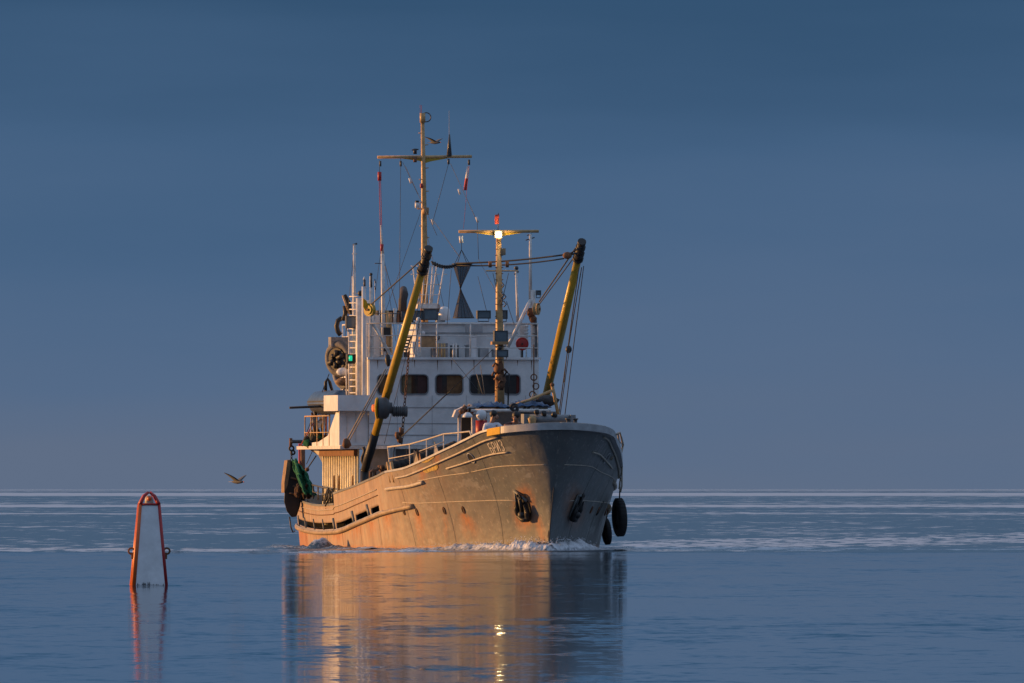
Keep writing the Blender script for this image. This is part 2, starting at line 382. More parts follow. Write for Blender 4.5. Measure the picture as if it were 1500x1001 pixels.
# rub rails
def rubz(S): return zrub(S)
for side in (-1, 1):
    run('rub_rail', rubm, [hz(S, rubz(S), side, .035) for S in np.linspace(6.3, 31.45, 90)], .072, 8)
    run('rub_rail_ledge', lgrey, [hz(S, rubz(S)+.07, side, .05) for S in np.linspace(9, 31.4, 80)], .016, 5)
    for pa, pb, r, mt in (((567, 717), (621, 706), .055, streakw), ((581, 700), (731, 640), .030, streakw), ((655, 686), (745, 662), .027, streakw)):
        a = hull_at(*pa, -1); b = hull_at(*pb, -1)
        run('guard_rail', mt, [hp(a[0]+(b[0]-a[0])*t, a[1]+(b[1]-a[1])*t, side)+hull_n(a[0]+(b[0]-a[0])*t, a[1]+(b[1]-a[1])*t, side)*.03 for t in np.linspace(0, 1, 24)], r, 8)
    for poly, r in ((((590, 736), (760, 734)), .012), (((612, 705), (640, 699), (690, 692), (760, 682), (800, 681)), .014)):
        q = [hull_at(*p, -1) for p in poly]; pts = []
        for i in range(len(q)-1):
            for t in np.linspace(0, 1, 14): S = q[i][0]+(q[i+1][0]-q[i][0])*t; w = q[i][1]+(q[i+1][1]-q[i][1])*t; pts.append(hp(S, w, side)+hull_n(S, w, side)*.004)
        run('weld_seam', streakw, pts, r, 5)
for side in (-1, 1):
    for S in (2.2, 4.6, 7.0, 9.9, 13.0, 16.2, 19.4, 22.6, 25.8):
        top = .97 if S < 9 else (zrub(S)-.05)/zT(S)
        if S < 9: run('butt_seam', hullm, [hp(S, w, side)+hull_n(S, w, side)*.002 for w in np.linspace(.04, top, 14)], .005, 4)
        else: run('butt_seam', hullm, [hp(S, w, side)+hull_n(S, w, side)*.002 for w in np.linspace(.06, top, 8)], .006, 4)
# portholes / scuppers with rim
for side in (-1, 1):
    for i, (px, py, rw, rh) in enumerate(((592, 749, 3.2, 6.2), (611, 750, 3.5, 6.2), (651, 748, 4, 6.2), (679, 747, 4.5, 6.5), (690.5, 671, 8, 9))):
        S, w = hull_at(px, py, -1); c = hp(S, w, side); n = hull_n(S, w, side); r = .105 if i < 4 else .17; q_ = .52 if i < 4 else .85
        up = (hp(S, w+.03, side)-c).normalized(); tt = up.cross(n).normalized()
        ring = [c+n*.012+(up*math.cos(a)*r+tt*math.sin(a)*r*q_) for a in np.linspace(0, 2*math.pi, 21)]
        MB().tube(ring, .020, 6, caps=False).build('porthole_rim', lgrey if i == 4 else rusty, hull)
        MB().plate(ring[:-1], n*.004).build('porthole', black, hull)
# steps under the freeing slots, brackets across them, black sheets painting the shade inside
for side in (-1, 1):
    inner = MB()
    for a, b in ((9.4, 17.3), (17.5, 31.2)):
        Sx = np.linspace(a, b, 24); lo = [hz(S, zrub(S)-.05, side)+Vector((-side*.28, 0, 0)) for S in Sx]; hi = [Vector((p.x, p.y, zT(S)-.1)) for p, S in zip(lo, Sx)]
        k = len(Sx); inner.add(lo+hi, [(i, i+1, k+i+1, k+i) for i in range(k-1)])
    inner.build('slot_shade_sheet', deep, hull)
    for S in (10.9+.17, 13.75, 17.4, 20, 22.6, 25.4, 28.4):
        a = hz(S, zrub(S)+.05, side, .02); b = hz(S+.25, zrub(S)+.40, side, .02); run('slot_bracket', hullm, [a, b], .05 if S < 18 else .02, 6)
# stem bar
run('stem_bar', dgrey, [hp(0, w)+Vector((.0, -.015, 0)) for w in np.linspace(-.3, .5, 20)], [.03-.0012*i for i in range(20)], 8)
# gunwale cap: flat rail round the bow, yellow piece on the starboard side
def cap(side, S0, S1, n, h, wd, mat, name, off=.02, zoff=0.0):
    m = MB(); vs = []
    Sx = [S0+(S1-S0)*(i/(n-1))**(1.8 if S0 < .1 else 1) for i in range(n)]
    for S in Sx:
        p = hp(S, 1, side); q = hp(S+.02, 1, side)-p; q.z = 0; q = q.normalized() if q.length > 1e-9 else Vector((side, 0, 0)); nn = Vector((q.y, -q.x, 0))
        if nn.x*side < 0: nn = -nn
        if S < 1e-6: nn = Vector((0, -1, 0))
        o_ = p+nn*off+Vector((0, 0, zoff)); i_ = p-nn*wd+Vector((0, 0, zoff))
        vs += [o_+Vector((0, 0, -h)), o_+Vector((0, 0, .01)), i_+Vector((0, 0, .01)), i_+Vector((0, 0, -h))]
    fs = [(4*i+a, 4*i+(a+1) % 4, 4*i+4+(a+1) % 4, 4*i+4+a) for i in range(n-1) for a in range(4)]+[(0, 1, 2, 3), (4*n-1, 4*n-2, 4*n-3, 4*n-4)]
    m.add(vs, fs); return m.build(name, mat, hull)
Sy0, Sy1 = hull_at(736, 631, -1)[0], hull_at(718, 636, -1)[0]
cap(-1, 0, Sy0, 26, .19, .14, lgrey, 'gunwale'); cap(1, 0, 8.0, 50, .19, .14, lgrey, 'gunwale')
cap(-1, Sy0, Sy1, 8, .20, .14, brightyel, 'yellow_gunwale', .035)
cap(-1, Sy1, 8.0, 36, .05, .10, lgrey, 'gunwale'); 
for side in (-1, 1):
    cap(side, 8.05, 17.38, 40, .05, .10, hullm, 'gunwale'); cap(side, 17.42, 31.4, 50, .05, .10, hullm, 'gunwale')
# decks
def deckpiece(S0, S1, zf, mat, name, n=40):
    m = MB(); vs = []
    for i in range(n):
        S = S0+(S1-S0)*i/(n-1); z = zf(S); a = hz(S, z, -1)
        vs += [Vector((a.x+.03, S, z)), Vector((-a.x-.03, S, z))]
    m.add(vs, [(2*i, 2*i+1, 2*i+3, 2*i+2) for i in range(n-1)]); return m.build(name, mat, SHIP)
zdeck = lambda s: 2.45-.06*max(0, s) if s < 9 else .62
deckpiece(-.6, 8.9, zdeck, grey, 'foredeck')
deckpiece(9.0, 31.3, lambda s: .62, grey, 'main_deck')
MB().box((-2.9, 8.88, .7), (2.9, 8.96, 1.9)).build('deck_break', grey, SHIP)

# name on both bows, in welded bars:  Б Р И З
GL = {'Б': [[(.9, 1), (.1, 1), (.1, 0), (.7, 0), (.9, .15), (.9, .4), (.7, .55), (.1, .55)]],
      'Р': [[(.1, 0), (.1, 1), (.7, 1), (.9, .85), (.9, .6), (.7, .45), (.1, .45)]],
      'И': [[(.1, 1), (.1, 0)], [(.1, .05), (.85, .95)], [(.85, 1), (.85, 0)]],
      'З': [[(.1, .9), (.3, 1), (.7, 1), (.88, .85), (.85, .62), (.45, .52), (.88, .42), (.9, .15), (.7, 0), (.3, 0), (.1, .12)]]}
q = [hull_at(713.5, 651, -1), hull_at(721, 664.5, -1), hull_at(735, 644.5, -1), hull_at(741, 659.5, -1)]
def boat_name(side, qq, wd, mat):
    m = MB()
    for k, ch in enumerate('БРИЗ'):
        for st in GL[ch]:
            for i in range(len(st)-1):
                pts = []
                for t in np.linspace(0, 1, 4):
                    x = (k+.10+.76*(st[i][0]+(st[i+1][0]-st[i][0])*t))/4; y = 1-(st[i][1]+(st[i+1][1]-st[i][1])*t)
                    S = (qq[0][0]*(1-x)+qq[2][0]*x)*(1-y)+(qq[1][0]*(1-x)+qq[3][0]*x)*y; w = (qq[0][1]*(1-x)+qq[2][1]*x)*(1-y)+(qq[1][1]*(1-x)+qq[3][1]*x)*y
                    nn = hull_n(S, w, side); pts.append((hp(S, w, side)+nn*.012, nn))
                vs = []
                for a in range(len(pts)):
                    d = (pts[min(a+1, 3)][0]-pts[max(a-1, 0)][0]).normalized(); c_ = pts[a][1].cross(d)*wd; vs += [pts[a][0]-c_, pts[a][0]+c_]
                m.add(vs, [(2*a, 2*a+1, 2*a+3, 2*a+2) for a in range(3)])
    return m.build('boat_name', mat, hull)
boat_name(-1, q, .016, letter); boat_name(1, [q[2], q[3], q[0], q[1]], .012, lgrey)
# two yellow patches
pm_ = MB()
for cx, cy, r in ((626, 672, 5), (631, 686, 5), (609, 678, 4)):
    S, w = hull_at(cx, cy, -1)
    ring = []
    for a in range(12):
        rr = (.75+.5*mnoise.noise(Vector((cx, a*1.7, 0)))+.15*random.random()); ring.append(hp(S+math.cos(a*math.pi/6)*rr*.55, min(.99, w+math.sin(a*math.pi/6)*rr*.035*(r/4)), -1)+hull_n(S, w, -1)*.012)
    pm_.plate(ring, hull_n(S, w, -1)*.004)
pm_.build('paint_patch', paint('chipped yellow paint', (.55, .38, .10), .6, var=.6, scale=9), hull)

# anchors in their pockets
for side, (cx, cy) in ((-1, (769, 744)), (1, (841, 744))):
    S, w = hull_at(cx, cy, side); c = hp(S, w, side); n = hull_n(S, w, side); up = (hp(S, w+.05, side)-c).normalized(); t = up.cross(n).normalized()
    if t.x < 0: t = -t
    def A(a, b, d=0.0): return c+t*a*.85+up*b*.85+n*d*.8
    m = MB(); m.plate([A(-.30, .52, .01), A(.02, .46, .01), A(.28, .30, .01), A(.34, -.05, .01), A(.22, -.42, .01), A(-.1, -.5, .01), A(-.30, -.2, .01)], n*.02)
    m.build('anchor_pocket', black if side < 0 else dgrey, hull)
    # pocket plating flange, hawse lip
    m = MB(); m.tube([A(-.34, .60, .05), A(-.38, .2, .05), A(-.34, -.25, .04)], .035, 8); m.tube([A(-.36, .58, .06), A(-.05, .54, .1), A(.25, .36, .06)], .045, 8)
    m.build('anchor_lip', hullm, hull)
    an = empty('anchor'); an.parent = SHIP
    m = MB(); m.tube([A(-.02, .50, .14), A(-.02, -.25, .16)], .055, 8); m.torus(A(-.02, .50, .16), .09, .03, n, 12, 6); m.build('shank', black, an)
    m = MB(); m.ball(A(0, -.22, .14), .17, 10, (1, .8, .8)); m.tube([A(-.26, -.30, .15), A(0, -.38, .2), A(.26, -.30, .15)], .09, 8); m.build('crown', black, an)
    for k in (-1, 1):
        m = MB(); m.tube([A(.22*k, -.34, .15), A(.29*k, -.05, .17), A(.20*k, .24, .15)], [.09, .085, .02], 8); m.plate([A(.29*k-.06, -.02, .2), A(.29*k+.07, -.02, .2), A(.20*k, .28, .18)], n*.03); m.build('fluke', black, an)
# draught marks
for side in (-1, 1):
    m = MB()
    for (px, py) in ((877, 747), (886, 748)):
        S, w = hull_at(px, py, 1); m.tube([hp(S-.15, w-.06, side)+hull_n(S, w, side)*.01, hp(S+.1, w+.08, side)+hull_n(S, w, side)*.01], .035, 6)
    if side > 0: m.build('scupper', black, hull)

# ------------------------------------------------------------------ small builders
def railing(name, pts, h, rails=(.33, .66, 1.0), post=1.0, mat=white, r=.022, parent=SHIP, lean=None):
    e = empty(name); e.parent = parent
    pts = [Vector(p) for p in pts]; m = MB()
    for k, f in enumerate(rails): m = MB().tube([p+Vector((0, 0, h*f)) for p in pts], r*(1.15 if f == 1 else .75), 6); m.build('rail', mat, e)
    for i in range(len(pts)-1):
        d = (pts[i+1]-pts[i]).length; n = max(1, round(d/post))
        for k in range(n+(1 if i == len(pts)-2 else 0)):
            p = pts[i].lerp(pts[i+1], k/n); MB().cyl(p, p+Vector((0, 0, h)), r, n=6).build('post', mat, e)
    return e
def flood(px, py, s, wpx, hpx_, parent=SHIP, d=.22, name='floodlight', mat=dgrey):
    c = L(px, py, s); k = (500+s)/FPX; w, h = wpx*k/2, hpx_*k/2; e = empty(name); e.parent = parent
    m = MB(); m.box((c.x-w, c.y, c.z-h), (c.x+w, c.y+d, c.z+h)); 
    f = .03; m.box((c.x-w, c.y-.03, c.z-h), (c.x-w+f, c.y-.002, c.z+h)); m.box((c.x+w-f, c.y-.03, c.z-h), (c.x+w, c.y-.002, c.z+h)); m.box((c.x-w+f, c.y-.03, c.z-h), (c.x+w-f, c.y-.002, c.z-h+f)); m.box((c.x-w+f, c.y-.03, c.z+h-f), (c.x+w-f, c.y-.002, c.z+h)); m.build('lamp_housing', mat, e)
    MB().box((c.x-w+f+.003, c.y-.012, c.z-h+f+.003), (c.x+w-f-.003, c.y-.003, c.z+h-f-.003)).build('lamp_glass', lampglass, e)
    MB().tube([(c.x-w*.8, c.y+d/2, c.z-h), (c.x-w*.8, c.y+d/2, c.z-h-.08), (c.x+w*.8, c.y+d/2, c.z-h-.08), (c.x+w*.8, c.y+d/2, c.z-h)], .015, 5).build('lamp_bracket', mat, e)
    return e
def pole(name, pts, s, r, mat=white2, n=8, parent=SHIP):
    P = [L(p[0], p[1], p[2] if len(p) > 2 else s) for p in pts]
    return MB().tube(P, r, n).build(name, mat, parent)
def line(name, a, b, r=.012, sag=0.0, mat=wire, parent=SHIP, n=10):
    a = Vector(a); b = Vector(b); pts = [a.lerp(b, t)+Vector((0, 0, -sag*4*t*(1-t))) for t in np.linspace(0, 1, n)] if sag else [a, b]
    return MB().tube(pts, r, 5).build(name, mat, parent)
def chain(name, a, b, sag=0, r=.016, size=.1, mat=black, parent=SHIP):
    a = Vector(a); b = Vector(b); n = max(2, int((b-a).length/(size*1.5))); m = MB()
    for i in range(n):
        t = (i+.5)/n; p = a.lerp(b, t)+Vector((0, 0, -sag*4*t*(1-t))); d = (b-a).normalized(); ax = d.orthogonal().normalized()
        if i % 2: ax = d.cross(ax)
        bx = d.cross(ax); pts = [p+d*math.cos(k*math.pi/4)*size+bx*math.sin(k*math.pi/4)*size*.55 for k in range(9)]; m.tube(pts, r, 4, caps=False)
    return m.build(name, mat, parent)

# ------------------------------------------------------------------ wheelhouse
S0 = 16.2; ZR = L(665, 527, S0).z; ZB = 3.12
wh = empty('wheelhouse'); wh.parent = SHIP
winx = [(553, 574), (587, 627), (638, 678), (688, 727), (737, 762)]
# front wall built round its openings
zw0, zw1 = L(600, 578, S0).z, L(600, 549, S0).z
openings = [(L(a, 560, S0).x, L(b, 560, S0).x) for a, b in winx]
m = MB(); T = .08
m.box((-2.6, S0, ZB), (2.6, S0+T, zw0)); m.box((-2.6, S0, zw1), (2.6, S0+T, ZR))
xs = [-2.6]+[v for o_ in openings for v in o_]+[2.6]
for i in range(0, len(xs), 2): m.box((xs[i], S0+.0, zw0), (xs[i+1], S0+T, zw1))
m.build('front_wall', white, wh)
for a, b in openings:
    # rounded window frame, recessed pane
    cx, cz, w, h, r = (a+b)/2, (zw0+zw1)/2, (b-a)/2, (zw1-zw0)/2, .12
    pts = []
    for qx, qz, a0 in ((1, 1, 0), (-1, 1, 90), (-1, -1, 180), (1, -1, 270)):
        for t in range(0, 91, 30): pts.append(Vector((cx+qx*(w-r)+r*math.cos(R(a0+t)), S0-.006, cz+qz*(h-r)+r*math.sin(R(a0+t)))))
    MB().tube(pts+[pts[0]], .022, 6, caps=False).build('window_frame', grey, wh)
    for q4 in range(4):
        arc = pts[q4*4:q4*4+4]; sx, sz = ((1, 1), (-1, 1), (-1, -1), (1, -1))[q4]; MB().plate([Vector((cx+sx*w, S0-.002, cz+sz*h))]+arc[::-1], (0, .05, 0)).build('window_corner', white, wh)
    MB().box((a-.01, S0+.055, zw0-.01), (b+.01, S0+.07, zw1+.01)).build('window_pane', glassm, wh)
curt = paint('drab curtain', (.15, .11, .06), .9, var=.5, scale=9); curt2 = paint('brown curtain', (.17, .085, .035), .9, var=.5, scale=7); curt3 = paint('dull red curtain', (.13, .02, .015), .9, var=.4)
for f0, f1, c in ((587, 603, curt), (655, 678, curt2), (640, 648, brownc), (612, 626, brownc), (556, 573, curt2), (700, 704, curt), (757, 762, curt3)):
    a = L(f0, 560, S0); b = L(f1, 560, S0); MB().box((a.x, S0+.040, zw0+.02), (b.x, S0+.052, zw1-.03)).build('window_curtain', c, wh)
m = MB(); m.box((-2.6, S0+T, ZB), (-2.52, 21.5, ZR)); m.box((2.52, S0+T, ZB), (2.6, 21.5, ZR)); m.box((-2.6, 21.42, ZB), (2.6, 21.5, ZR)); m.build('side_wall', white, wh)
MB().box((-2.66, S0-.1, ZR), (2.66, 21.6, ZR+.07)).build('roof', white, wh)
for py in (597, 620.5, 637.5):
    z = L(660, py, S0).z; MB().box((-2.6, S0-.018, z-.012), (2.6, S0-.001, z+.012)).build('wall_seam', lgrey, wh)
for px in (582, 633, 683, 731, 770):
    u = L(px, 600, S0).x; MB().box((u-.006, S0-.008, ZB+.05), (u+.006, S0-.001, zw0-.03)).build('plate_joint', lgrey, wh)
for i in range(9):
    u = -2.4+i*.6+random.uniform(-.15, .15); h = random.uniform(.15, .45); MB().plate([(u-.012, S0-.003, ZR-.02), (u+.02, S0-.003, ZR-.02), (u+.008, S0-.003, ZR-.02-h)], (0, .002, 0)).build('rust_run', rusty, wh)
m = MB()
for i in range(11): m.box((-2.602, S0+.6+i*.45, ZB+.1), (-2.628, S0+.64+i*.45, ZR-.1))
m.build('side_stiffener', white2, wh)
for s_ in (17.3, 19.0): MB().box((-2.61, s_, zw0+.0), (-2.625, s_+.6, zw1)).build('side_window', glassm, wh)
# lower deckhouse, corrugated side, dark front
dh = empty('deckhouse'); dh.parent = SHIP
MB().box((-2.7, S0+.5, .62), (2.7, S0+.58, ZB-.05)).build('front_wall', grey, dh)
XS = -2.86
MB().box((XS, S0+.6, .62), (XS+.06, 23.2, ZB-.12)).build('side_wall', corr, dh)
for i in range(15):
    s_ = S0+.75+i*.42; MB().tube([(XS-.03, s_, .7), (XS-.03, s_, ZB-.2)], .05, 6).build('wall_rib', corr, dh)
for s_ in (17.25, 19.8, 20.7): MB().lathe([(0, 0), (.02, .01), (.03, .15), (.02, .45), (0, .47)], (XS-.07, s_, 1.75), (0, 0, 1), 8).build('vent_slot', rusty, dh)
MB().box((XS-.12, S0+.55, ZB-.32), (XS-.02, 23.2, ZB-.12)).build('eave', rusty, dh)
MB().box((2.64, S0+.6, .62), (2.7, 23.2, ZB-.12)).build('side_wall', white2, dh)
MB().box((-3.5, S0-.05, ZB-.11), (3.5, 24.3, ZB-.01)).build('boat_deck', white2, SHIP)
m = MB(); a = L(583, 690, 15.9); b = L(610, 650, 15.9)
dr = empty('open_door'); dr.parent = SHIP
MB().plate([L(569, 700, 15.2), L(569, 655, 15.2), L(577, 650, 16.2), L(577, 700, 16.2)], (0.05, 0, 0)).build('door_leaf', white2, dr)
# wing of the bridge: panel, shelf box, curved side plate
m = MB(); a = L(497, 655, 16.3); m.box((L(497, 640, 16.3).x, 16.3, ZB), (-2.62, 16.36, L(500, 601, 16.3).z)); m.build('wing_panel', white, wh)
for px in (508, 521): u = L(px, 620, 16.3).x; MB().box((u-.012, 16.28, ZB+.1), (u+.012, 16.298, L(500, 605, 16.3).z)).build('panel_rib', white2, wh)
m = MB(); m.box((L(494, 590, 16).x, 15.9, L(500, 602, 16).z), (-2.6, 18.5, L(500, 579, 16).z)); m.build('wing_box', white, wh)
xw = -3.5
prof = [L(497, 600, 16.4), L(492, 600, 17.5), L(486, 630, 18.3), L(478, 641, 19), L(464, 646, 21.5), L(455, 648, 23), L(455, 656, 23), L(497, 657, 16.4)]
prof = [Vector((-3.42-.0*p.y, p.y, p.z)) for p in prof]; prof2 = []
zz = [4.10, 4.12, 3.75, 3.42, 3.24, 3.2, 3.02, 3.0]; sy = [16.4, 17.4, 18.2, 18.9, 20.6, 22.6, 22.6, 16.4]
MB().plate([Vector((-3.42, s_, z)) for s_, z in zip(sy, zz)], (.06, 0, 0)).build('wing_side_plate', white, wh)
# monkey island
railing('roof_railing', [(-2.58, 21.2, ZR+.07), (-2.58, S0+.05, ZR+.07), (2.58, S0+.05, ZR+.07), (2.58, 21.2, ZR+.07)], 1.02, (.28, .64, 1.0), 1.05, white2, .022)
th = empty('upper_house'); th.parent = SHIP
SU = 18.6; ua, ub = L(612, 480, SU).x, L(762, 480, SU).x; zu = L(612, 475, SU).z
MB().box((ua, SU, ZR+.07), (ub, 21.2, zu)).build('house_wall', white, th)
MB().box((ua-.06, SU-.08, zu), (ub+.06, 21.25, zu+.06)).build('house_roof', white, th)
z_ = L(612, 488, SU).z; MB().box((ua, SU-.02, z_-.02), (ub, SU-.001, z_+.02)).build('wall_seam', lgrey, th)
c = L(640, 494.5, SU-.05); MB().torus(c, .075, .02, (0, 1, 0), 14, 6).build('round_port', dgrey, th)
def pbox(name, x0, y0, x1, y1, s, d, mat, parent=SHIP, bev=False):
    a = L(x0, y1, s); b = L(x1, y0, s); m = MB().box((a.x, s, a.z), (b.x, s+d, b.z)); o_ = m.build(name, mat, parent)
    return o_
def thing_box(name, x0, y0, x1, y1, s, d, mat, label, cat, group=None, lid=None):
    a = L(x0, y1, s); b = L(x1, y0, s); org = ((a.x+b.x)/2, s+d/2, a.z)
    e = ship_thing(name, org, label, cat, group)
    o_ = sub(MB().box((a.x, s, a.z), (b.x, s+d, b.z-.05)), 'box_body', mat, e, org); bv = o_.modifiers.new('b', 'BEVEL'); bv.width = .02; bv.segments = 2
    o_ = sub(MB().box((a.x-.015, s-.015, b.z-.047), (b.x+.015, s+d+.015, b.z)), 'box_lid', lid or mat, e, org); bv = o_.modifiers.new('b', 'BEVEL'); bv.width = .015; bv.segments = 2
    return e
thing_box('tan_chest', 617, 491, 638, 509, 17.4, .5, tan, 'tan chest behind the roof railing left of the small round port', 'chest', lid=wood)
thing_box('grey_chest', 724, 512, 742, 525, 17.2, .5, greytarp, 'grey box low behind the roof railing beside the foremast floodlights', 'box')
thing_box('pale_locker', 690, 492, 698, 525, 17.4, .4, dome, 'narrow pale locker standing behind the roof railing', 'locker')
thing_box('pale_cabinet', 684, 505, 690, 525, 17.8, .4, lgrey, 'low pale grey cabinet left of the narrow pale locker', 'cabinet')
thing_box('dark_crate', 590, 516, 600, 526, 17.0, .4, black, 'dark crate at the foot of the roof railing behind the yellow boom', 'crate')
def bundle(name, pxs, s, r, mat, label, cat):
    cs = [L(x, y, s) for x, y in pxs]; org = (cs[0].x, s, min(c.z for c in cs)-r); m = MB()
    for i, c in enumerate(cs): m.ball(c, r*(.8+.4*random.random()), 12, (1.2, 1, .75), jit=.5)
    return on_ship(m, name, mat, org, label, cat)
# deck gear bundles and frames on the roof
e = ship_thing('folding_ladder', L(590, 525, 17.3), 'weathered orange brown ladder leaning behind the yellow boom on the wheelhouse roof', 'ladder'); org = L(590, 525, 17.3)
for k in (0, 9): sub(MB().cyl(L(583+k, 524, 17.3), L(594+k, 492, 17.6), .025, n=6), 'ladder_rail', wood, e, org)
for i in range(7):
    t = (i+.5)/7; sub(MB().cyl(L(583+11*t, 524-32*t, 17.3+.3*t), L(592+11*t, 524-32*t, 17.3+.3*t), .03, n=6), 'ladder_rung', wood, e, org)
# striped canisters behind the rail
for i, px in enumerate((642, 647, 651, 664, 668)):
    MB().cyl(L(px, 525, 17.2), L(px, 503, 17.2), .032, n=8).build('standpipe', mastp if i < 3 else white2, SHIP)
pbox('vent_trunk', 634, 503, 656, 526, 17.7, .4, greytarp)
pbox('vent_trunk', 662, 506, 672, 526, 17.8, .35, dgrey)
pbox('vent_trunk', 703, 510, 716, 526, 17.7, .35, lgrey)
# white lattice post with lamp at 613
m = MB()
for dx in (-3, 3): m.cyl(L(613+dx, 525, 17.0), L(613+dx, 470, 17.0), .02, n=6)
for i in range(10): m.cyl(L(610, 522-i*5.4, 17.0), L(616, 519-i*5.4, 17.0), .014, n=5)
m.build('lattice_post', white2, SHIP)
MB().ball(L(613, 468, 17), .07, 10).build('post_lamp', dome, SHIP); MB().ball(L(620, 488, 17), .06, 8).build('post_lamp', dome, SHIP)
# funnel and its uptake
f = empty('funnel'); f.parent = SHIP
pbox('funnel_casing', 553, 455, 606, 474, 24, 2.0, black, f)
MB().tube([L(589, 470, 24), L(590, 440, 24), L(592, 432, 24.1), L(591, 424, 24.5)], [.13, .13, .13, .11], 14).build('exhaust_pipe', paint('sooty exhaust', (.035, .025, .022), .7, var=.5, scale=5), f)
for px in (572, 582): pbox('funnel_slat', px, 457, px+3, 473, 23.9, .08, rusty, f)
# searchlights, radome, instrument boxes above the upper house
flood(613, 462, 18.2, 22, 14); flood(631, 461, 18.0, 21, 16); flood(596, 463, 18.3, 14, 13)
pbox('instrument_box', 640, 462, 652, 472, 18.9, .3, lgrey); pbox('instrument_box', 684, 474, 707, 487, 18.0, .3, lgrey)
c = L(651, 462, 19); MB().lathe([(0, .27), (.10, .25), (.16, .17), (.18, .05), (.18, -.15), (0, -.16)], c, (0, 0, 1), 18).build('radome', dome, SHIP)
MB().box((L(618, 455, 19).x, 19, L(618, 455, 19).z-.05), (L(645, 455, 19).x, 19.3, L(618, 452, 19).z)).build('radar_platform', rusty, SHIP)

# ------------------------------------------------------------------ main mast
mm = empty('main_mast'); mm.parent = SHIP; SM = 21.5
MB().tube([L(622, 475, SM), L(621.5, 360, SM), L(620.5, 260, SM), L(619, 178, SM)], [.12, .10, .075, .06], 10).build('mast_pole', mastp, mm)
for i, py in enumerate(range(196, 440, 17)):
    sx = 1 if i % 2 else -1; px = 620+.01*(py-170); MB().cyl(L(px, py, SM), L(px+7*sx, py-1, SM), .016, n=5).build('mast_rung', mastp, mm)
MB().cyl(L(553, 230.5, SM), L(691, 229.5, SM), .045, n=8).build('yard', mastp, mm)
MB().plate([L(578, 231, SM), L(615, 236, SM), L(621, 240, SM), L(630, 237, SM), L(662, 231, SM)], (0, .05, 0)).build('yard_gusset', yellow, mm)
c = L(624.5, 172, SM); MB().torus(c, .14, .017, (0, 1, 0), 18, 6).build('loop_antenna', wire, mm)
MB().cyl(L(619, 180, SM), L(619, 166, SM), .09, n=10).build('mast_head', mastp, mm)
for px in (615.5, 617.5): MB().cyl(L(px, 168, SM), L(px, 154, SM), .008, n=4).build('whip_antenna', redp, mm)
MB().cyl(L(658, 229, SM), L(658.5, 197, SM), .085, .02, 8).build('antenna_cone', dgrey, mm)
MB().cyl(L(658, 229, SM), L(658, 162, SM), .01, n=4).build('whip_antenna', lgrey, mm)
for px, py in ((608, 222), (608, 234)): MB().cyl(L(px, py+4, SM-.15), L(px, py-4, SM-.15), .055, n=8).build('signal_lamp', black if py < 230 else rusty, mm)
MB().cyl(L(603, 220, SM-.15), L(613, 219, SM-.15), .02, n=5).build('lamp_arm', black, mm)
pole('signal_lamp', [(611, 305), (611, 297)], SM-.2, .07, dome, parent=mm); pole('lamp_hood', [(611, 297), (611, 294)], SM-.2, .06, black, parent=mm)
MB().cyl(L(611, 306, SM), L(621, 306, SM), .02, n=5).build('lamp_arm', mastp, mm)
pole('speaker', [(623, 314), (624, 304)], SM-.2, .10, tan, parent=mm)
pole('signal_lamp', [(617.5, 276), (617.5, 269)], SM-.2, .045, redp, parent=mm)
# white whip basket round the mast foot
bk = empty('antenna_basket'); bk.parent = SHIP
for i, (xt, xb) in enumerate(((605, 612), (613, 615), (621, 619), (629, 623), (640, 632), (651, 641), (634, 630))):
    s_ = 20.4 if i % 2 else 21.2; MB().cyl(L(xb, 448, s_), L(xt, 390, s_), .024, n=6).build('basket_rod', white2, bk)
    for py in (390, 402): MB().cyl(L(xt-3, py, s_), L(xt+4, py, s_), .015, n=5).build('basket_arm', white2, bk)
for py, x0, x1 in ((417, 609, 647), (432, 611, 644), (445, 612, 642)): MB().cyl(L(x0, py, 20.6), L(x1, py, 20.6), .015, n=5).build('basket_ring', white2, bk)
pbox('basket_base', 612, 446, 645, 452, 20.2, 1.2, white2, bk)
# halyards from the yard
line('halyard', L(587, 232, SM), L(585, 460, 20), .008, mat=wire)
line('stay', L(594, 244, SM), L(640, 345, 16), .008); line('stay', L(590, 238, SM), L(612, 285, SM), .006)
line('halyard', L(657, 240, SM), L(634, 325, SM), .008)
line('stay', L(660, 240, SM), L(699, 325, 12), .009); line('halyard', L(699, 322, 12), L(701, 380, 12), .008); line('stay', L(634, 322, SM), L(672, 375, 12), .010)
line('halyard', L(701, 380, 12), L(728, 430, 8.2), .008)
for px, py, ax in ((601, 265, 1), (673, 281, 1), (699, 322, 1), (634, 325, 1), (557, 240, 0), (587, 240, 0), (657, 237, 0), (687, 238, 0)):
    MB().cyl(L(px-1.2*ax, py-4, SM if px != 699 else 12), L(px+1.2*ax, py+4, SM if px != 699 else 12), .035, n=6).build('insulator', dgrey if ax == 0 else dome, mm)
# radio aerial with red signals on the left
MB().cyl(L(556, 265, SM), L(556, 252, SM), .06, n=8).build('red_signal_lamp', redp, mm)
line('halyard', L(555.5, 262, SM), L(558, 372, SM), .012, mat=redp); line('halyard', L(557.5, 262, SM), L(560, 362, SM), .010, mat=redp)
line('halyard', L(556, 235, SM), L(556, 253, SM), .008)

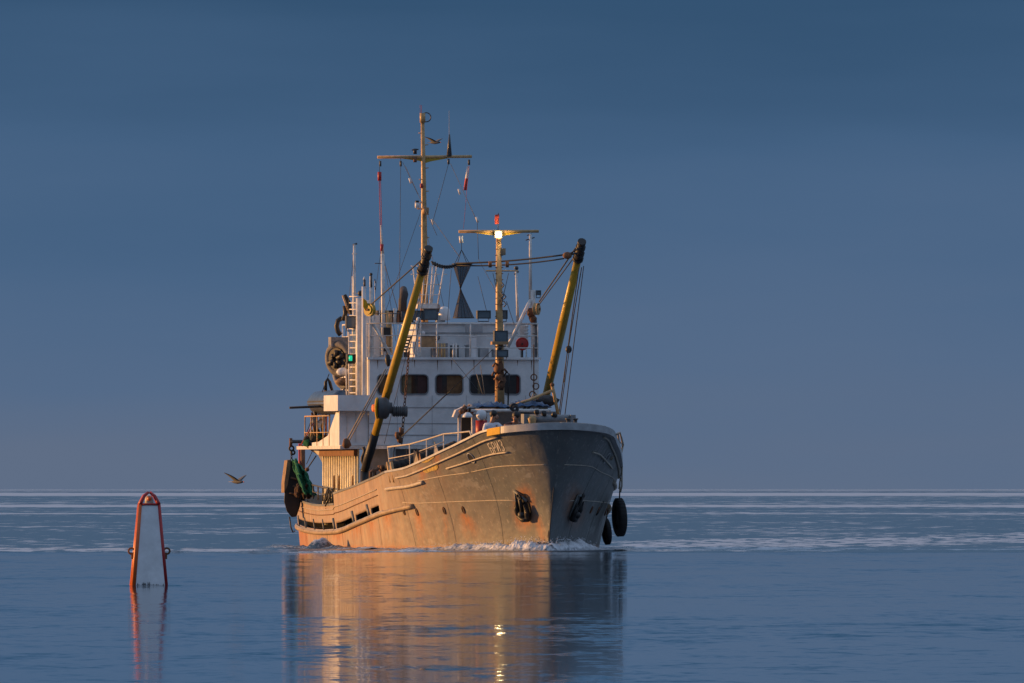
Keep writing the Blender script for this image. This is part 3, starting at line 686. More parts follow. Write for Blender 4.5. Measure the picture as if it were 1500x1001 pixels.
# ------------------------------------------------------------------ foremast
fm = empty('foremast'); fm.parent = SHIP; SF = 8.2
MB().tube([L(732, 605, SF), L(732, 520, SF), L(731, 440, SF), L(730.5, 350, SF)], [.15, .125, .10, .08], 12).build('mast_pole', mastp, fm)
for i, py in enumerate(range(365, 590, 9)):
    if py % 2 or True: MB().cyl(L(725.5-.3*(i % 2), py, SF-.05), L(737+.3*(i % 2), py, SF-.05), .014, n=5).build('mast_band', rusty, fm)
MB().cyl(L(672, 339.5, SF), L(789, 339, SF), .045, n=8).build('yard', mastp, fm)
MB().plate([L(684, 340, SF), L(722, 345, SF), L(731, 348, SF), L(742, 345, SF), L(774, 340, SF)], (0, .05, 0)).build('yard_gusset', yellow, fm)
lc = L(731, 344, SF-.28)
MB().ball(lc, .068, 14).build('masthead_lamp', lampm, fm)
MB().box((lc.x-.11, lc.y+.09, lc.z-.1), (lc.x+.11, lc.y+.2, lc.z+.12)).build('lamp_housing', dgrey, fm)
MB().cyl((lc.x, lc.y, lc.z-.16), (lc.x, lc.y, lc.z-.09), .06, .08, 10).build('lamp_base', tan, fm)
MB().cyl(L(729.5, 339, SF), L(730, 312, SF), .012, n=5).build('flagstaff', wire, fm)
pld = bpy.data.lights.new('masthead_light', 'POINT'); pl = bpy.data.objects.new('masthead_light', pld); COL.objects.link(pl); pld.energy = 10; pld.color = (1, .75, .4); pld.shadow_soft_size = .1; pl.parent = fm; pl.location = (lc.x, lc.y-.2, lc.z)
MB().cyl(L(712, 397, SF), L(759, 397, SF), .022, n=6).build('cross_arm', mastp, fm)
for px in (718, 743): MB().cyl(L(px, 392, SF), L(px, 383, SF), .05, n=8).build('insulator', rusty, fm)
MB().box(L(736, 369, SF)-Vector((.08, .1, .1)), L(736, 369, SF)+Vector((.08, .1, .1))).build('speaker', dgrey, fm)
flood(709, 461, 8.1, 20, 12, fm); flood(739, 461, 8.5, 9, 13, fm); flood(734, 494, 7.9, 20, 19, fm); flood(736, 518, 7.8, 17, 11, fm)
pbox('lamp_shelf', 721, 500.5, 745, 505, 7.85, .3, tan, fm)
MB().ball(L(731.5, 510, 7.9), .08, 10).build('siren', black, fm)
for x, y, dx in ((729, 535, -7), (726, 548, -5), (724, 556, 8), (735, 544, 8), (738, 560, -8), (727, 568, 6)): MB().tube([L(x, y, SF-.15), L(x+dx*.5, y-3, SF-.25), L(x+dx, y+2, SF-.15)], .035, 6).build('mast_fitting', rusty, fm)
MB().tube([L(738, 552, 8), L(742, 545, 8), L(746, 548, 8), L(745, 560, 8), L(744, 600, 8)], .025, 6).build('hose', black, fm)
m = MB(); m.ball(L(733, 558, SF-.1), .16, 12, (1, .8, 1.7), jit=.5); m.ball(L(731, 540, SF-.1), .14, 12, (1, .8, 1.6), jit=.5); m.build('mast_winch', rusty, fm)
for dx, py in ((1, 413), (8, 430), (9, 441), (-2, 428), (-4, 436)): MB().tube([L(734+dx*.4, py, 8), L(738+dx*.4, py+5, 8), L(735+dx*.3, py+9, 8)], .02, 5).build('mast_fitting', wire, fm)
line('stay', L(745, 400, SF), L(736, 440, SF), .01); line('stay', L(722, 400, SF), L(729, 432, SF), .01); line('stay', L(742, 442, SF), L(753, 475, 14), .01)

# ------------------------------------------------------------------ derrick booms
def boom(base, head, sb, sh, ptop, side):
    e = empty('cargo_boom'); e.parent = SHIP
    A = L(*base, sb); B = L(*head, sh); d = B-A; q = .145
    fr = lambda t: A+d*t
    t0 = .17 if side < 0 else .02; t1 = .895
    MB().tube([fr(t0), fr(.5), fr(t1)], [.115, .135, .11], 14).build('boom_tube', yellow, e)
    if side < 0: MB().tube([fr(0), fr(.07), fr(t0)], [.12, .14, .125], 12).build('boom_foot', black, e)
    else: MB().tube([fr(0)-d*.03, fr(t0)], [.12, .14], 12).build('boom_foot', black, e)
    MB().tube([fr(t1), fr(.93), fr(1.0)], [.14, .13, .12], 12).build('boom_head', black, e)
    for t, rr in ((.90, .165), (.93, .16), (.965, .15), (.995, .13)): MB().cyl(fr(t-.006), fr(t+.006), rr, n=12).build('boom_band', black, e)
    return A, B, fr, e
A1, B1, f1, e1 = boom((534, 690), (628, 364), 15.0, 8.5, 0, -1)
A2, B2, f2, e2 = boom((795, 602), (852.5, 354), 15.0, 9.0, 0, 1)
MB().cyl((A1.x-.03, A1.y, .62), A1+Vector((0, 0, .05)), .13, n=12).build('boom_post', black, SHIP)
MB().box((A2.x-.35, A2.y-.35, A2.z-.35), (A2.x+.35, A2.y+.35, A2.z-.02)).build('boom_pedestal', grey, SHIP)
MB().cyl((A2.x, A2.y, 1.0), (A2.x, A2.y, A2.z-.3), .28, n=14).build('boom_post', grey, SHIP)
# winch on the left boom
c = L(558, 597, 14.0)
w_ = empty('boom_winch'); w_.parent = SHIP
MB().lathe([(0, 0), (.30, 0), (.33, .03), (.30, .07), (0, .07)], L(551, 598, 12.5), (1, -.35, 0), 20, smooth=False).build('winch_cheek', brightyel, w_)
MB().lathe([(.12, 0), (.12, .1), (.09, .12), (0, .12)], L(551, 598, 12.4), (-1, -.2, 0), 12, smooth=False).build('winch_boss', orangep, w_)
MB().lathe([(0, 0), (.27, 0), (.32, .04), (.33, .25), (.26, .33), (.17, .36), (.17, .44), (0, .44)], L(553, 598, 12.5), (1, -.1, 0), 18).build('winch_drum', dgrey, w_)
MB().lathe([(0, 0), (.15, 0), (.15, .04), (.13, .05), (.13, .34), (.16, .36), (.16, .44), (0, .44)], L(575, 603, 12.5), (1, -.05, 0), 16).build('winch_motor', dgrey, w_)
m = MB()
for k in range(5): m.torus(L(578+3*k, 603, 12.5), .15, .016, (1, -.05, 0), 16, 5)
m.build('motor_fin', dgrey, w_)
# sheave blocks
def block(px, py, s, r, ax, mat, name='sheave_block', parent=SHIP):
    c = L(px, py, s); e = empty(name); e.parent = parent
    MB().lathe([(0, -.06), (r, -.06), (r*.93, -.02), (r*.93, .02), (r, .06), (0, .06)], c, ax, 18, smooth=False).build('sheave', mat, e)
    a = Vector(ax).normalized(); m = MB(); m.lathe([(0, .062), (r*.72, .062), (r*.68, .09), (0, .09)], c, a, 14, smooth=False); m.lathe([(0, -.062), (r*.72, -.062), (r*.68, -.09), (0, -.09)], c, a, 14, smooth=False); m.build('cheek_plate', mat, e)
    MB().cyl(c-a*.12, c+a*.12, .04, n=8).build('sheave_pin', rusty, e); return c
cb = block(541.5, 454, 16.0, .20, (1, .75, 0), yellow)
MB().plate([L(532, 437, 16), L(537, 441, 16), L(541, 452, 16), L(536, 456, 16), L(532, 450, 16)], (0, .05, 0)).build('block_hanger', brightyel, SHIP)
cb2 = block(786, 453, 16.0, .19, (1, -.6, 0), mastp)
line('topping_rope', L(544, 446, 16), B1+Vector((-.1, 0, -.25)), .022, mat=rope)
line('boom_rope', cb+Vector((.1, 0, -.1)), L(585, 460, 15), .014, mat=wire)
line('topping_rope', L(790, 442, 16), f2(.96)+Vector((-.15, 0, 0)), .022, mat=rope); line('topping_rope', L(790, 446, 16), f2(.90)+Vector((-.15, 0, 0)), .018, mat=rope)
line('topping_rope', L(834, 372, 9), L(852, 362, 9), .022, mat=rope)
# span tackle between the heads
pa = L(668, 386, 11.5); pb = L(826, 373.5, 9); pc = L(826, 379, 9)
line('span_rope', pa, pb, .026, .05, mat=rope); line('span_rope', L(669, 389, 11.5), pc, .022, .08, mat=rope)
chain('span_chain', B1+Vector((.1, -.05, -.42)), L(668, 388, 11.5), .10, .022, .10, black)
m = MB(); m.ball(L(831, 374.5, 9), .13, 12, (1.1, .6, .85)); m.build('tackle_block', rusty, SHIP); line('tackle_shackle', L(836, 373, 9), L(846, 371, 9), .03, mat=black)
for (xa, ya, xb, yb, r_) in ((852, 392, 832, 513, .016), (855, 390, 827, 612, .014), (848, 392, 818, 612, .016), (834, 513, 820, 612, .014), (831, 516, 826, 560, .014)):
    line('fall_rope', L(xa, ya, 9), L(xb, yb, 11 if yb > 600 else 9.8), r_, mat=rope)
m = MB(); m.ball(L(833, 512, 9.8), .10, 10, (1, .7, 1.2)); m.build('fall_block', black, SHIP)
chain('boom_chain', L(600, 505, 15.2), L(592, 600, 15.2), 0, .014, .07, rusty); chain('boom_chain', L(592, 600, 15.2), L(588, 650, 15.2), 0, .016, .08, black)
line('guy_rope', L(655, 577, 12), L(588, 640, 15), .018, mat=rope); line('guy_rope', L(655, 577, 12), L(722, 512, 9), .010, mat=rope)
line('guy_rope', L(565, 541, 15), L(507, 647, 16), .022, mat=palerope); line('guy_rope', L(568, 541, 15), L(511, 647, 16), .016, mat=palerope)
line('guy_rope', L(600, 500, 15), L(563, 650, 15.5), .009, mat=wire); line('guy_rope', L(625, 380, 10), L(597, 530, 15.5), .010, mat=wire); line('guy_rope', L(629, 385, 10), L(604, 530, 15.5), .010, mat=wire)
line('guy_rope', L(698, 548, 14), L(707, 578, 14), .012, mat=palerope); line('guy_rope', L(704, 535, 14), L(710, 578, 14), .012, mat=palerope); line('guy_rope', L(662, 525, 15), L(705, 578, 15), .008, mat=wire)
line('guy_rope', L(700, 405, 12), L(715, 465, 12), .008); line('guy_rope', L(661, 395, 12), L(655, 475, 14), .008)
m = MB(); m.ball(L(508, 650, 15.9), .13, 10, (1, 1, 1.2), jit=.4); m.build('snatch_block', rusty, SHIP)
m = MB(); m.ball(L(568, 528, 14.8), .09, 8, (1, 1, 2.2), jit=.3); m.build('boom_shackle', black, SHIP)
for x, y in ((588, 632), (585, 643), (582, 638)): 
    m = MB(); m.ball(L(x, y, 15.1), .08, 8, (1, 1, 1.6), jit=.5); m.build('hook_block', rusty, SHIP)

# ------------------------------------------------------------------ starboard posts
kp = empty('kingpost_cluster'); kp.parent = SHIP
for i, px in enumerate((514.5, 518, 521.5, 525, 528.5, 531)): MB().cyl(L(px, 594, 17.9+.1*i), L(px, (490, 462, 488, 440, 470, 452)[i], 17.9+.1*i), .05, n=8).build('pipe_run', corr if i % 2 else white2, kp)
for pts, s_, r_, mt in (([(519, 590), (519, 430), (519, 358)], 19.0, [.07, .05, .04], white2), ([(517, 590), (517, 405)], 19.4, .035, white2), ([(512, 590), (512, 487)], 17.6, .04, white2),
                        ([(526, 596), (526, 437)], 16.8, .10, white2), ([(533, 600), (533, 420)], 16.4, .07, white), ([(543.5, 560), (543.5, 405)], 16.4, .05, white2), ([(538.5, 600), (538.5, 440)], 16.7, .10, white),
                        ([(562, 520), (560.5, 372)], 18.5, [.07, .06], white2), ([(560.5, 372), (558, 330)], 18.5, [.05, .02], white2), ([(568, 520), (567, 455)], 18.5, .05, mastp), ([(572, 520), (571.5, 458)], 18.7, .05, mastp), ([(578, 475), (579, 452)], 18.5, .05, white2)):
    MB().tube([L(x, y, s_) for x, y in pts], r_, 10).build('kingpost', mt, kp)
for i in range(17): MB().cyl(L(512, 585-9.4*i, 17.6), L(526, 585-9.4*i, 17.0), .02, n=5).build('ladder_rung', white2, kp)
for py in (372, 430, 456): MB().cyl(L(516, py, 19), L(523, py, 19), .02, n=5).build('pole_arm', white2, kp)
MB().cyl(L(517, 359, 19), L(523, 357, 19), .03, n=6).build('pole_cap', wire, kp)
MB().ball(L(528, 430, 16.8), .09, 12).build('kingpost_cap', black, kp)
MB().ball(L(543.5, 402, 16.4), .05, 8).build('lamp_top', black, kp); MB().cyl(L(543.8, 421, 16.35), L(543.8, 404, 16.35), .03, n=8).build('lamp_body', dgrey, kp)
for py in (415, 425): MB().cyl(L(549, py-6, 16.4), L(550, py, 16.4), .015, n=5).build('lamp_top', black, kp)
MB().cyl(L(534, 422, 16.4), L(534, 410, 16.4), .035, n=8).build('signal_lamp', dgrey, kp); MB().torus(L(534, 421, 16.4), .06, .015, (0, 0, 1), 12, 5).build('lamp_ring', dome, kp); MB().cyl(L(533.5, 410, 16.4), L(533.5, 405, 16.4), .04, .005, 8).build('lamp_cone', dome, kp)
MB().cyl(L(549, 386, 18.5), L(564, 386, 18.5), .014, n=5).build('pole_arm', wire, kp)
MB().cyl(L(559.5, 368, 18.5), L(559.5, 358, 18.5), .05, n=8).build('red_signal_lamp', redp, kp)
line('stay', L(563, 385, 18.5), L(583, 455, 20), .010); line('stay', L(545, 472, 16.4), L(572, 520, 16.4), .05, mat=white2)
# big pale funnel-like trunk behind posts
pbox('vent_trunk', 541, 462, 556, 524, 18.8, .8, white)
pbox('vent_trunk', 556, 480, 563, 524, 18.8, .4, white2); pbox('vent_slot', 562, 480, 572, 492, 18.4, .05, black); pbox('vent_slot', 562, 508, 567, 515, 18.4, .05, black)
flood(514.5, 472, 17.2, 15, 18, d=.2)
# green side light with its screen
nl = empty('starboard_light'); nl.parent = SHIP
MB().lathe([(0, -.08), (.05, -.08), (.055, 0), (.05, .08), (0, .08)], L(513.5, 525, 17.0), (0, 0, 1), 14).build('green_lens', greenl, nl)
pbox('light_screen', 509, 519, 523, 531, 17.15, .3, black, nl); pbox('light_base', 508, 531, 520, 533, 16.9, .3, black, nl)
# net drum hanging outboard, boxed lamp and hose
nd = empty('net_hauler'); nd.parent = SHIP
c = L(497, 530, 20)
HA = Vector((1, .75, .1)); hc = L(497, 526, 20)
MB().torus(hc, .44, .12, HA, 26, 10).build('hauler_drum', paint('weathered drum rim', (.15, .14, .13), .75, var=.7, scale=6, rust=.3), nd)
MB().lathe([(0, -.12), (.34, -.12), (.34, .12), (0, .12)], hc, HA, 22, smooth=False).build('hauler_web', black, nd)
for a in range(6):
    d1 = HA.orthogonal().normalized(); d2 = HA.normalized().cross(d1); v_ = d1*math.cos(a*math.pi/3)+d2*math.sin(a*math.pi/3); MB().cyl(hc-HA.normalized()*.16+v_*.08, hc-HA.normalized()*.14+v_*(.2+.08*(a % 3)), .07, n=6).build('hauler_spoke', black, nd)
MB().torus(L(502, 552, 20), .30, .11, (1, .6, .3), 20, 8).build('hauler_sheave', greytarp, nd)
m = MB(); m.ball(L(503, 560, 19.8), .22, 10, (1.2, 1, .6), jit=.5); m.build('hauler_motor', wood, nd)
pbox('hauler_guard', 485, 494, 512, 508, 20, .5, greytarp, nd)
MB().ball(L(502, 545, 19.3), .18, 12, (1.1, .8, .7), jit=.2).build('hauler_cover', dome, nd)
MB().tube([L(501, 466, 20), L(495, 470, 20), L(493, 478, 20), L(495, 486, 20), L(499, 491, 20)], .075, 10).build('hydraulic_hose', black, nd)
MB().plate([L(502, 433, 19.5), L(507, 431, 19.5), L(514, 443, 19.5), L(516, 461, 19.5), L(511, 460, 19.5)], (0.05, .35, 0)).build('hauler_arm', black, nd)
MB().cyl(L(502, 433, 19.4), L(512, 461, 19.4), .03, n=6).build('arm_edge', mastp, nd)
MB().tube([L(505, 448, 19.5), L(506, 460, 19.5), L(503, 468, 19.7)], .07, 8).build('arm_link', black, nd)
for (xa, ya, xb, yb, s_, r_) in ((549, 470, 549, 412, 17.5, .012), (556, 520, 556, 440, 19, .02), (530, 470, 530, 438, 18, .015), (546, 520, 547, 455, 17.5, .03), (575, 520, 575, 478, 17.5, .02), (583, 520, 583, 475, 17.8, .02), (523, 590, 522, 500, 17.2, .035), (508, 590, 507, 540, 18, .02)):
    MB().cyl(L(xa, ya, s_), L(xb, yb, s_), r_, n=6).build('thin_pole', white2, kp)
for (xa, ya, xb, yb) in ((557, 375, 540, 500), (562, 375, 580, 500), (519, 362, 505, 500), (620, 300, 560, 470), (622, 330, 655, 470)): line('stay', L(xa, ya, 19), L(xb, yb, 19), .007)
# port posts
pp = empty('port_kingpost'); pp.parent = SHIP
MB().tube([L(777, 440, 16.5), L(777, 343, 16.5)], [.055, .04], 8).build('kingpost', white2, pp)
MB().tube([L(782, 600, 16.5), L(782, 505, 16.5), L(780, 425, 16.5)], [.06, .09, .09], 10).build('kingpost', white2, pp)
MB().tube([L(785, 600, 16.3), L(785, 470, 16.3)], .035, 8).build('standpipe', dgrey, pp)
MB().cyl(L(777, 440, 16.4), L(744, 508, 15.9), .055, n=8).build('brace', white2, pp)
MB().tube([L(758.5, 472, 16.8), L(757.5, 440, 16.8), L(756, 396, 16.8)], [.05, .035, .035], 8).build('aerial_pole', white2, pp); MB().ball(L(756, 393, 16.8), .07, 8, jit=.3).build('aerial_head', dgrey, pp)
MB().cyl(L(753, 402, 16.8), L(760, 398, 16.8), .02, n=5).build('aerial_arm', wire, pp)
for x, y in ((775, 345), (779, 350), (773, 352)): MB().cyl(L(x-3, y, 16.5), L(x+4, y-2, 16.5), .018, n=5).build('pole_arm', wire, pp)
flood(789, 429, 16.3, 7, 7, pp, .12)
m = MB(); m.ball(L(778, 458, 16.4), .13, 10, (1, 1, 1.2), jit=.5); m.ball(L(781, 468, 16.4), .12, 10, jit=.5); m.build('tackle_clutter', rusty, pp)
pbox('control_box', 762, 476, 773, 500, 17, .4, white2, pp)
for i in range(6): MB().cyl(L(768, 478+i*5, 16.9), L(774, 478+i*5, 16.9), .03, n=6).build('conduit', dome, pp)
for y in (476, 489, 510, 529): MB().cyl(L(780, y, 16.3), L(788, y+1, 16.3), .02, n=5).build('pole_arm', dgrey, pp)
# blocks hung at right front of wheelhouse
for x, y in ((782, 553), (785, 566), (780, 578), (781, 590)): MB().torus(L(x, y, 15.5), .09, .02, (.3, 1, 0), 12, 5).build('shackle_ring', rusty, SHIP)
line('stay', L(782, 505, 15.5), L(782, 600, 15.5), .02, mat=rusty)
for x in (774, 778): line('lashing', L(x, 596, 10), L(x+8, 577, 10), .03, mat=palerope)

# red disc, dayshape, flags
org = L(765, 513, 16.4); m = MB(); m.lathe([(0, -.05), (.14, -.05), (.18, -.02), (.19, 0), (.18, .02), (.14, .05), (0, .05)], L(765, 504, 16.4), (.05, 1, 0), 20)
e = ship_thing('rope_reel', org, 'round red rope reel mounted at the port end of the wheelhouse roof railing', 'reel')
sub(m, 'reel_disc', redp, e, org); sub(MB().cyl(L(765, 504, 16.30), L(765, 504, 16.42), .03, n=8), 'reel_hub', black, e, org); sub(MB().cyl(L(765, 504, 16.5), L(765, 524, 16.5), .03, n=6), 'reel_stand', black, e, org)
sub(MB().torus(L(765, 504, 16.37), .18, .018, (.05, 1, 0), 20, 5), 'reel_rim', redp, e, org)
def netcone(top, rt, bot, rb):
    m = MB(); n = 18; k = 8; a = Vector(top); b = Vector(bot); vs = []
    for i in range(k+1):
        t = i/k; c = a.lerp(b, t); rr = rt+(rb-rt)*(t**1.15 if rb > rt else 1-(1-t)**1.15)
        for j in range(n): vs.append(c+Vector((math.cos(2*math.pi*j/n)*rr, math.sin(2*math.pi*j/n)*rr, -.05*math.sin(j*math.pi)*t)))
    m.add(vs, [(i*n+j, i*n+(j+1) % n, (i+1)*n+(j+1) % n, (i+1)*n+j) for i in range(k) for j in range(n)], True); return m
SD = 11.7; pt, pw, pbm = L(677, 387, SD), L(674.5, 423, SD), L(679, 466, SD)
e = ship_thing('day_shape', pt, 'black net signal shape of two cones point to point hanging between the booms', 'signal shape')
sub(netcone(pt, .29, pw, .02), 'upper_cone', netb, e, pt); sub(netcone(pw, .02, pbm, .32), 'lower_cone', netb, e, pt)
m = MB(); m.torus(pt, .29, .022, (0, 0, 1), 24, 6); m.torus(pbm, .32, .014, (0, 0, 1), 24, 6); sub(m, 'hoop', black, e, pt)
for j in range(8):
    a = 2*math.pi*j/8; sub(MB().tube([pt+Vector((math.cos(a)*.29, math.sin(a)*.29, 0)), pw, pbm+Vector((math.cos(a)*.32, math.sin(a)*.32, 0))], .007, 4), 'net_cord', black, e, pt)
for j in range(4):
    a = 2*math.pi*j/4+.4; sub(MB().cyl(pt+Vector((math.cos(a)*.27, math.sin(a)*.27, 0)), L(676, 366, SD), .010, n=4), 'hanging_cord', black, e, pt)
sub(MB().cyl(L(676, 366, SD), L(676, 345, SD), .01, n=4), 'hanging_cord', black, e, pt)
m = MB(); m.ball(pt+Vector((.02, 0, -.02)), .24, 12, (1, 1, .25), jit=.3); sub(m, 'gathered_net', black, e, pt)
pole('yard_pennant_block', [(676, 356), (675, 346)], SF, .06, dome, parent=fm)
def cloth(name, pts4, mat_faces, n=8, amp=.03, label='', cat='flag', mats=None, s=0):
    m = MB(); a, b, c, d = [Vector(p) for p in pts4]; vs = []
    for i in range(n+1):
        for j in range(5):
            u, v = j/4, i/n; p = (a*(1-u)+b*u)*(1-v)+(d*(1-u)+c*u)*v; p = p+Vector((0, amp*math.sin(6*u+4*v), 0)); vs.append(p)
    o0 = len(m.v); m.v += [tuple(v) for v in vs]
    for i in range(n):
        for j in range(4): m.f.append((i*5+j, i*5+j+1, i*5+j+6, i*5+j+5)); m.sm.append(True); m.m.append(mat_faces(i/n, j/4))
    ob = on_ship(m, name, mats, pts4[0], label, cat); so = ob.modifiers.new('s', 'SOLIDIFY'); so.thickness = .008; return ob
cloth('signal_flag', [L(684.5, 244, SM), L(688, 244, SM), L(684, 279, SM), L(679, 279, SM)], lambda v, u: 0 if v < .5 else 1, label='limp white and red flag hanging under the right end of the main mast yard', mats=[flagwhite, flagred])
cloth('pennant', [L(725, 315, SF), L(731, 314, SF), L(731, 328, SF), L(725, 329, SF)], lambda v, u: 0, n=4, label='small red pennant on the staff above the lit foremast lamp', mats=[flagred], amp=.02)
line('halyard', L(687, 243, SM), L(679, 335, 16), .006, mat=redp)

# ------------------------------------------------------------------ fore shelter between the bow and the foremast
fs = empty('fore_shelter'); fs.parent = SHIP
SA, SB = 6.4, 9.3; zr0, zr1 = L(740, 604, SA).z, L(740, 598, SA).z
xa, xb = L(690, 600, SA).x, L(806, 600, SA).x
MB().box((xa, SA, zr0), (xb, SB, zr0+.09)).build('shelter_roof', lgrey, fs)
MB().tube([(xa, SA-.04, zr0+.05), (xb, SA-.04, zr0+.05)], .045, 8).build('roof_edge_pipe', white2, fs)
MB().box((L(718, 610, SB-.5).x, SB-.6, 1.9), (L(800, 610, SB-.5).x, SB-.5, zr0)).build('shelter_wall', lgrey, fs)
pbox('shelter_window', 765, 604, 775, 614, SB-.68, .06, black, fs)
for px in (673, 693.5, 695.5, 711): 
    s_ = SA+.3; MB().cyl((L(px, 620, s_).x, s_, 2.0), (L(px, 620, s_).x, s_, L(px, 606, s_).z), .055 if px > 700 or px < 680 else .07, n=10).build('shelter_post', white2, fs)
pbox('dark_locker', 676, 612, 690, 645, SA+.9, .5, black, fs)
org = L(705, 645, 6.2); e = ship_thing('white_float_ball', org, 'white round float over a red drum at the left of the fore shelter', 'float')
sub(MB().ball(L(705, 608, 6.2), .165, 16, jit=.05), 'float_ball', dome, e, org); sub(MB().cyl(L(705, 645, 6.3), L(705, 616, 6.3), .17, n=16), 'red_drum', redp, e, org)
org = L(685, 612, 6.2); e = ship_thing('deck_lamp', org, 'pale bell shaped deck lamp hanging under the left corner of the fore shelter', 'lamp')
sub(MB().lathe([(0, .12), (.07, .11), (.15, .02), (.155, -.03), (.12, -.04), (0, -.04)], L(685, 610, 6.1), (0, 0, 1), 16), 'lamp_bell', dome, e, org); sub(MB().cyl(L(685, 605, 6.2), L(686, 600, 6.3), .02, n=6), 'lamp_hook', rusty, e, org)
m = MB(); m.plate([L(664, 611, 6.5), L(668, 612, 6.5), L(678, 603, 6.5), L(679, 596, 6.5), L(668, 601, 6.5)], (0, .3, 0)); m.build('canopy_flap', white2, fs)
m = MB()
for i in range(9): m.ball(L(676+i*2.4, 603-(i % 3)*2.5, 6.4+.1*i), .09, 8, jit=.6)
m.build('roof_clutter', rusty, fs)
def tarp(pts, s, th_, mat, label):
    m = MB(); n = 22; k = 9; vs = []
    for i in range(n+1):
        x = pts[0]+(pts[1]-pts[0])*i/n
        for j in range(k+1):
            sy_ = s+1.8*j/k; b = L(x, pts[2], s); e_ = math.sin(math.pi*i/n)**.5*math.sin(math.pi*min(1, j/k*1.0+.05))**.5 if 0 < i < n and j < k else 0
            z = b.z+th_*e_*(.65+.8*mnoise.noise(Vector((i*.5, j*.7, x*.01)))+.3*mnoise.noise(Vector((i*1.7, j*1.9, 3)))); vs.append(Vector((b.x, sy_, z)))
    m.add(vs, [(i*(k+1)+j, (i+1)*(k+1)+j, (i+1)*(k+1)+j+1, i*(k+1)+j+1) for i in range(n) for j in range(k)], True)
    o_ = on_ship(m, 'tarpaulin', mat, vs[0], label, 'tarpaulin'); so = o_.modifiers.new('s', 'SOLIDIFY'); so.thickness = .015
tarp((693, 752, 598.5), 6.5, .22, bluetarp, 'crumpled blue tarpaulin on the fore shelter roof left of the foremast foot')
tarp((750, 808, 597.5), 6.8, .26, bluetarp, 'crumpled blue tarpaulin on the right half of the fore shelter roof')
tarp((684, 704, 600), 6.4, .16, greytarp, 'small grey canvas heap on the left corner of the fore shelter roof')
m = MB(); m.torus(L(753, 597, 6.3), .10, .035, (.2, 1, .2), 16, 6); m.torus(L(755, 599, 6.25), .08, .03, (.5, 1, .2), 16, 6); on_ship(m, 'rope_coil', rope, L(753, 600, 6.3), 'small dark rope coil hanging on the shelter roof edge right of the foremast', 'rope coil')
sp = empty('spar_frame'); sp.parent = SHIP
MB().tube([L(742, 597, 7), L(776, 586, 7), L(811, 571, 7)], .04, 8).build('spar', mastp, sp); MB().tube([L(809, 566, 7), L(811, 575, 7), L(819, 614, 7)], .05, 8).build('spar_post', mastp, sp); MB().ball(L(809, 564, 7), .07, 8).build('post_cap', rusty, sp)
for a in ((767, 600, 782, 580), (772, 601, 785, 583)): MB().cyl(L(a[0], a[1], 7.2), L(a[2], a[3], 7.2), .04, n=6).build('spar_strut', palerope, sp)
m = MB(); m.ball(L(797, 588, 8), .38, 14, (1, 1, .45), jit=.5); on_ship(m, 'net_heap', paint('dark net heap', (.05, .045, .045), .9, var=.6, scale=12, bump=.8), L(797, 597, 8), 'dark heap of netting on the right end of the fore shelter roof', 'net heap')
# windlass, bitts, vents on the foredeck
wl = empty('windlass'); wl.parent = SHIP
c = L(800, 614, 2.6); MB().cyl(c+Vector((-.55, 0, 0)), c+Vector((.75, 0, 0)), .13, n=16).build('windlass_drum', grey, wl); MB().box((c.x-.7, c.y-.2, 2.2), (c.x-.55, c.y+.3, c.z+.15)).build('windlass_frame', grey, wl); MB().box((c.x+.7, c.y-.2, 2.2), (c.x+.85, c.y+.3, c.z+.12)).build('windlass_frame', grey, wl)
for x, y in ((786, 604), (797, 606), (812, 608)): MB().ball(L(x, y, 2.5), .09, 8, jit=.5).build('windlass_brake', black, wl)
MB().lathe([(0, .16), (.09, .14), (.14, .05), (.12, -.08), (.09, -.4)], L(779, 616, 2.4), (0, 0, 1), 14).build('mushroom_vent', mastp, SHIP)
for px in (832, 843):
    c = L(px, 618, -.6); m = MB(); m.cyl((c.x, c.y, c.z-.3), (c.x, c.y, c.z+.06), .055, n=10); m.cyl((c.x, c.y, c.z+.06), (c.x, c.y, c.z+.10), .085, n=10); m.build('bollard', dgrey, SHIP)
for px in (680, 700, 722, 860, 880): pass

# forecastle railing along the starboard side
rl = empty('side_railing'); rl.parent = SHIP
Sx = [hull_at(x, y, -1)[0] for x, y in ((571, 689), (600, 682), (625, 674), (650, 662), (672, 654), (693, 646))]
tops = [L(568, 655, 8.3), L(600, 651, Sx[1]), L(625, 644, Sx[2]), L(650, 636, Sx[3]), L(672, 634, Sx[4]), L(688, 632, Sx[5]), L(691, 638, Sx[5]-.1)]
MB().tube(tops, .024, 8).build('rail', streakw, rl)
mids = [(tops[i]+hp(Sx[i], 1, -1))/2 for i in range(4)]; MB().tube(mids, .015, 6).build('rail', streakw, rl)
for i in range(6): MB().cyl(hp(Sx[i], .98, -1), tops[i], .020, n=6).build('post', streakw, rl)
for x, y, mt in ((607, 674, palerope), (611, 672, rusty), (636, 660, palerope)):
    MB().plate([hpx(x-4, y+6, -1, 0)+Vector((.05, 0, 0)), hpx(x+4, y+4, -1, 0)+Vector((.05, 0, 0)), L(x+3, y-10, 5), L(x-1, y-15, 5)], (0.02, .05, 0)).build('bulwark_stay', mt, rl)
for x in (568, 573): m = MB(); p = hpx(x, 692, -1); m.cyl(p+Vector((.1, 0, -.3)), L(x, 677, p.y)+Vector((.0, 0, 0)), .05, n=8); m.build('bitt', mastp, SHIP)
m = MB()
for i in range(14): m.ball(L(556+random.random()*26, 690-random.random()*10, 11+random.random()*2), .08, 8, jit=.6)
m.build('deck_gear', rusty, SHIP)
m = MB()
for i in range(16): x = 575+i*6; m.ball(L(x, 684-i*1.9, 11+.1*i), .20, 8, (1, 1, .8), jit=.6)
on_ship(m, 'net_pile', paint('dark deck net', (.035, .032, .03), .9, var=.6, scale=10, bump=.8), L(620, 690, 11), 'dark pile of nets behind the forward side railing', 'net pile')
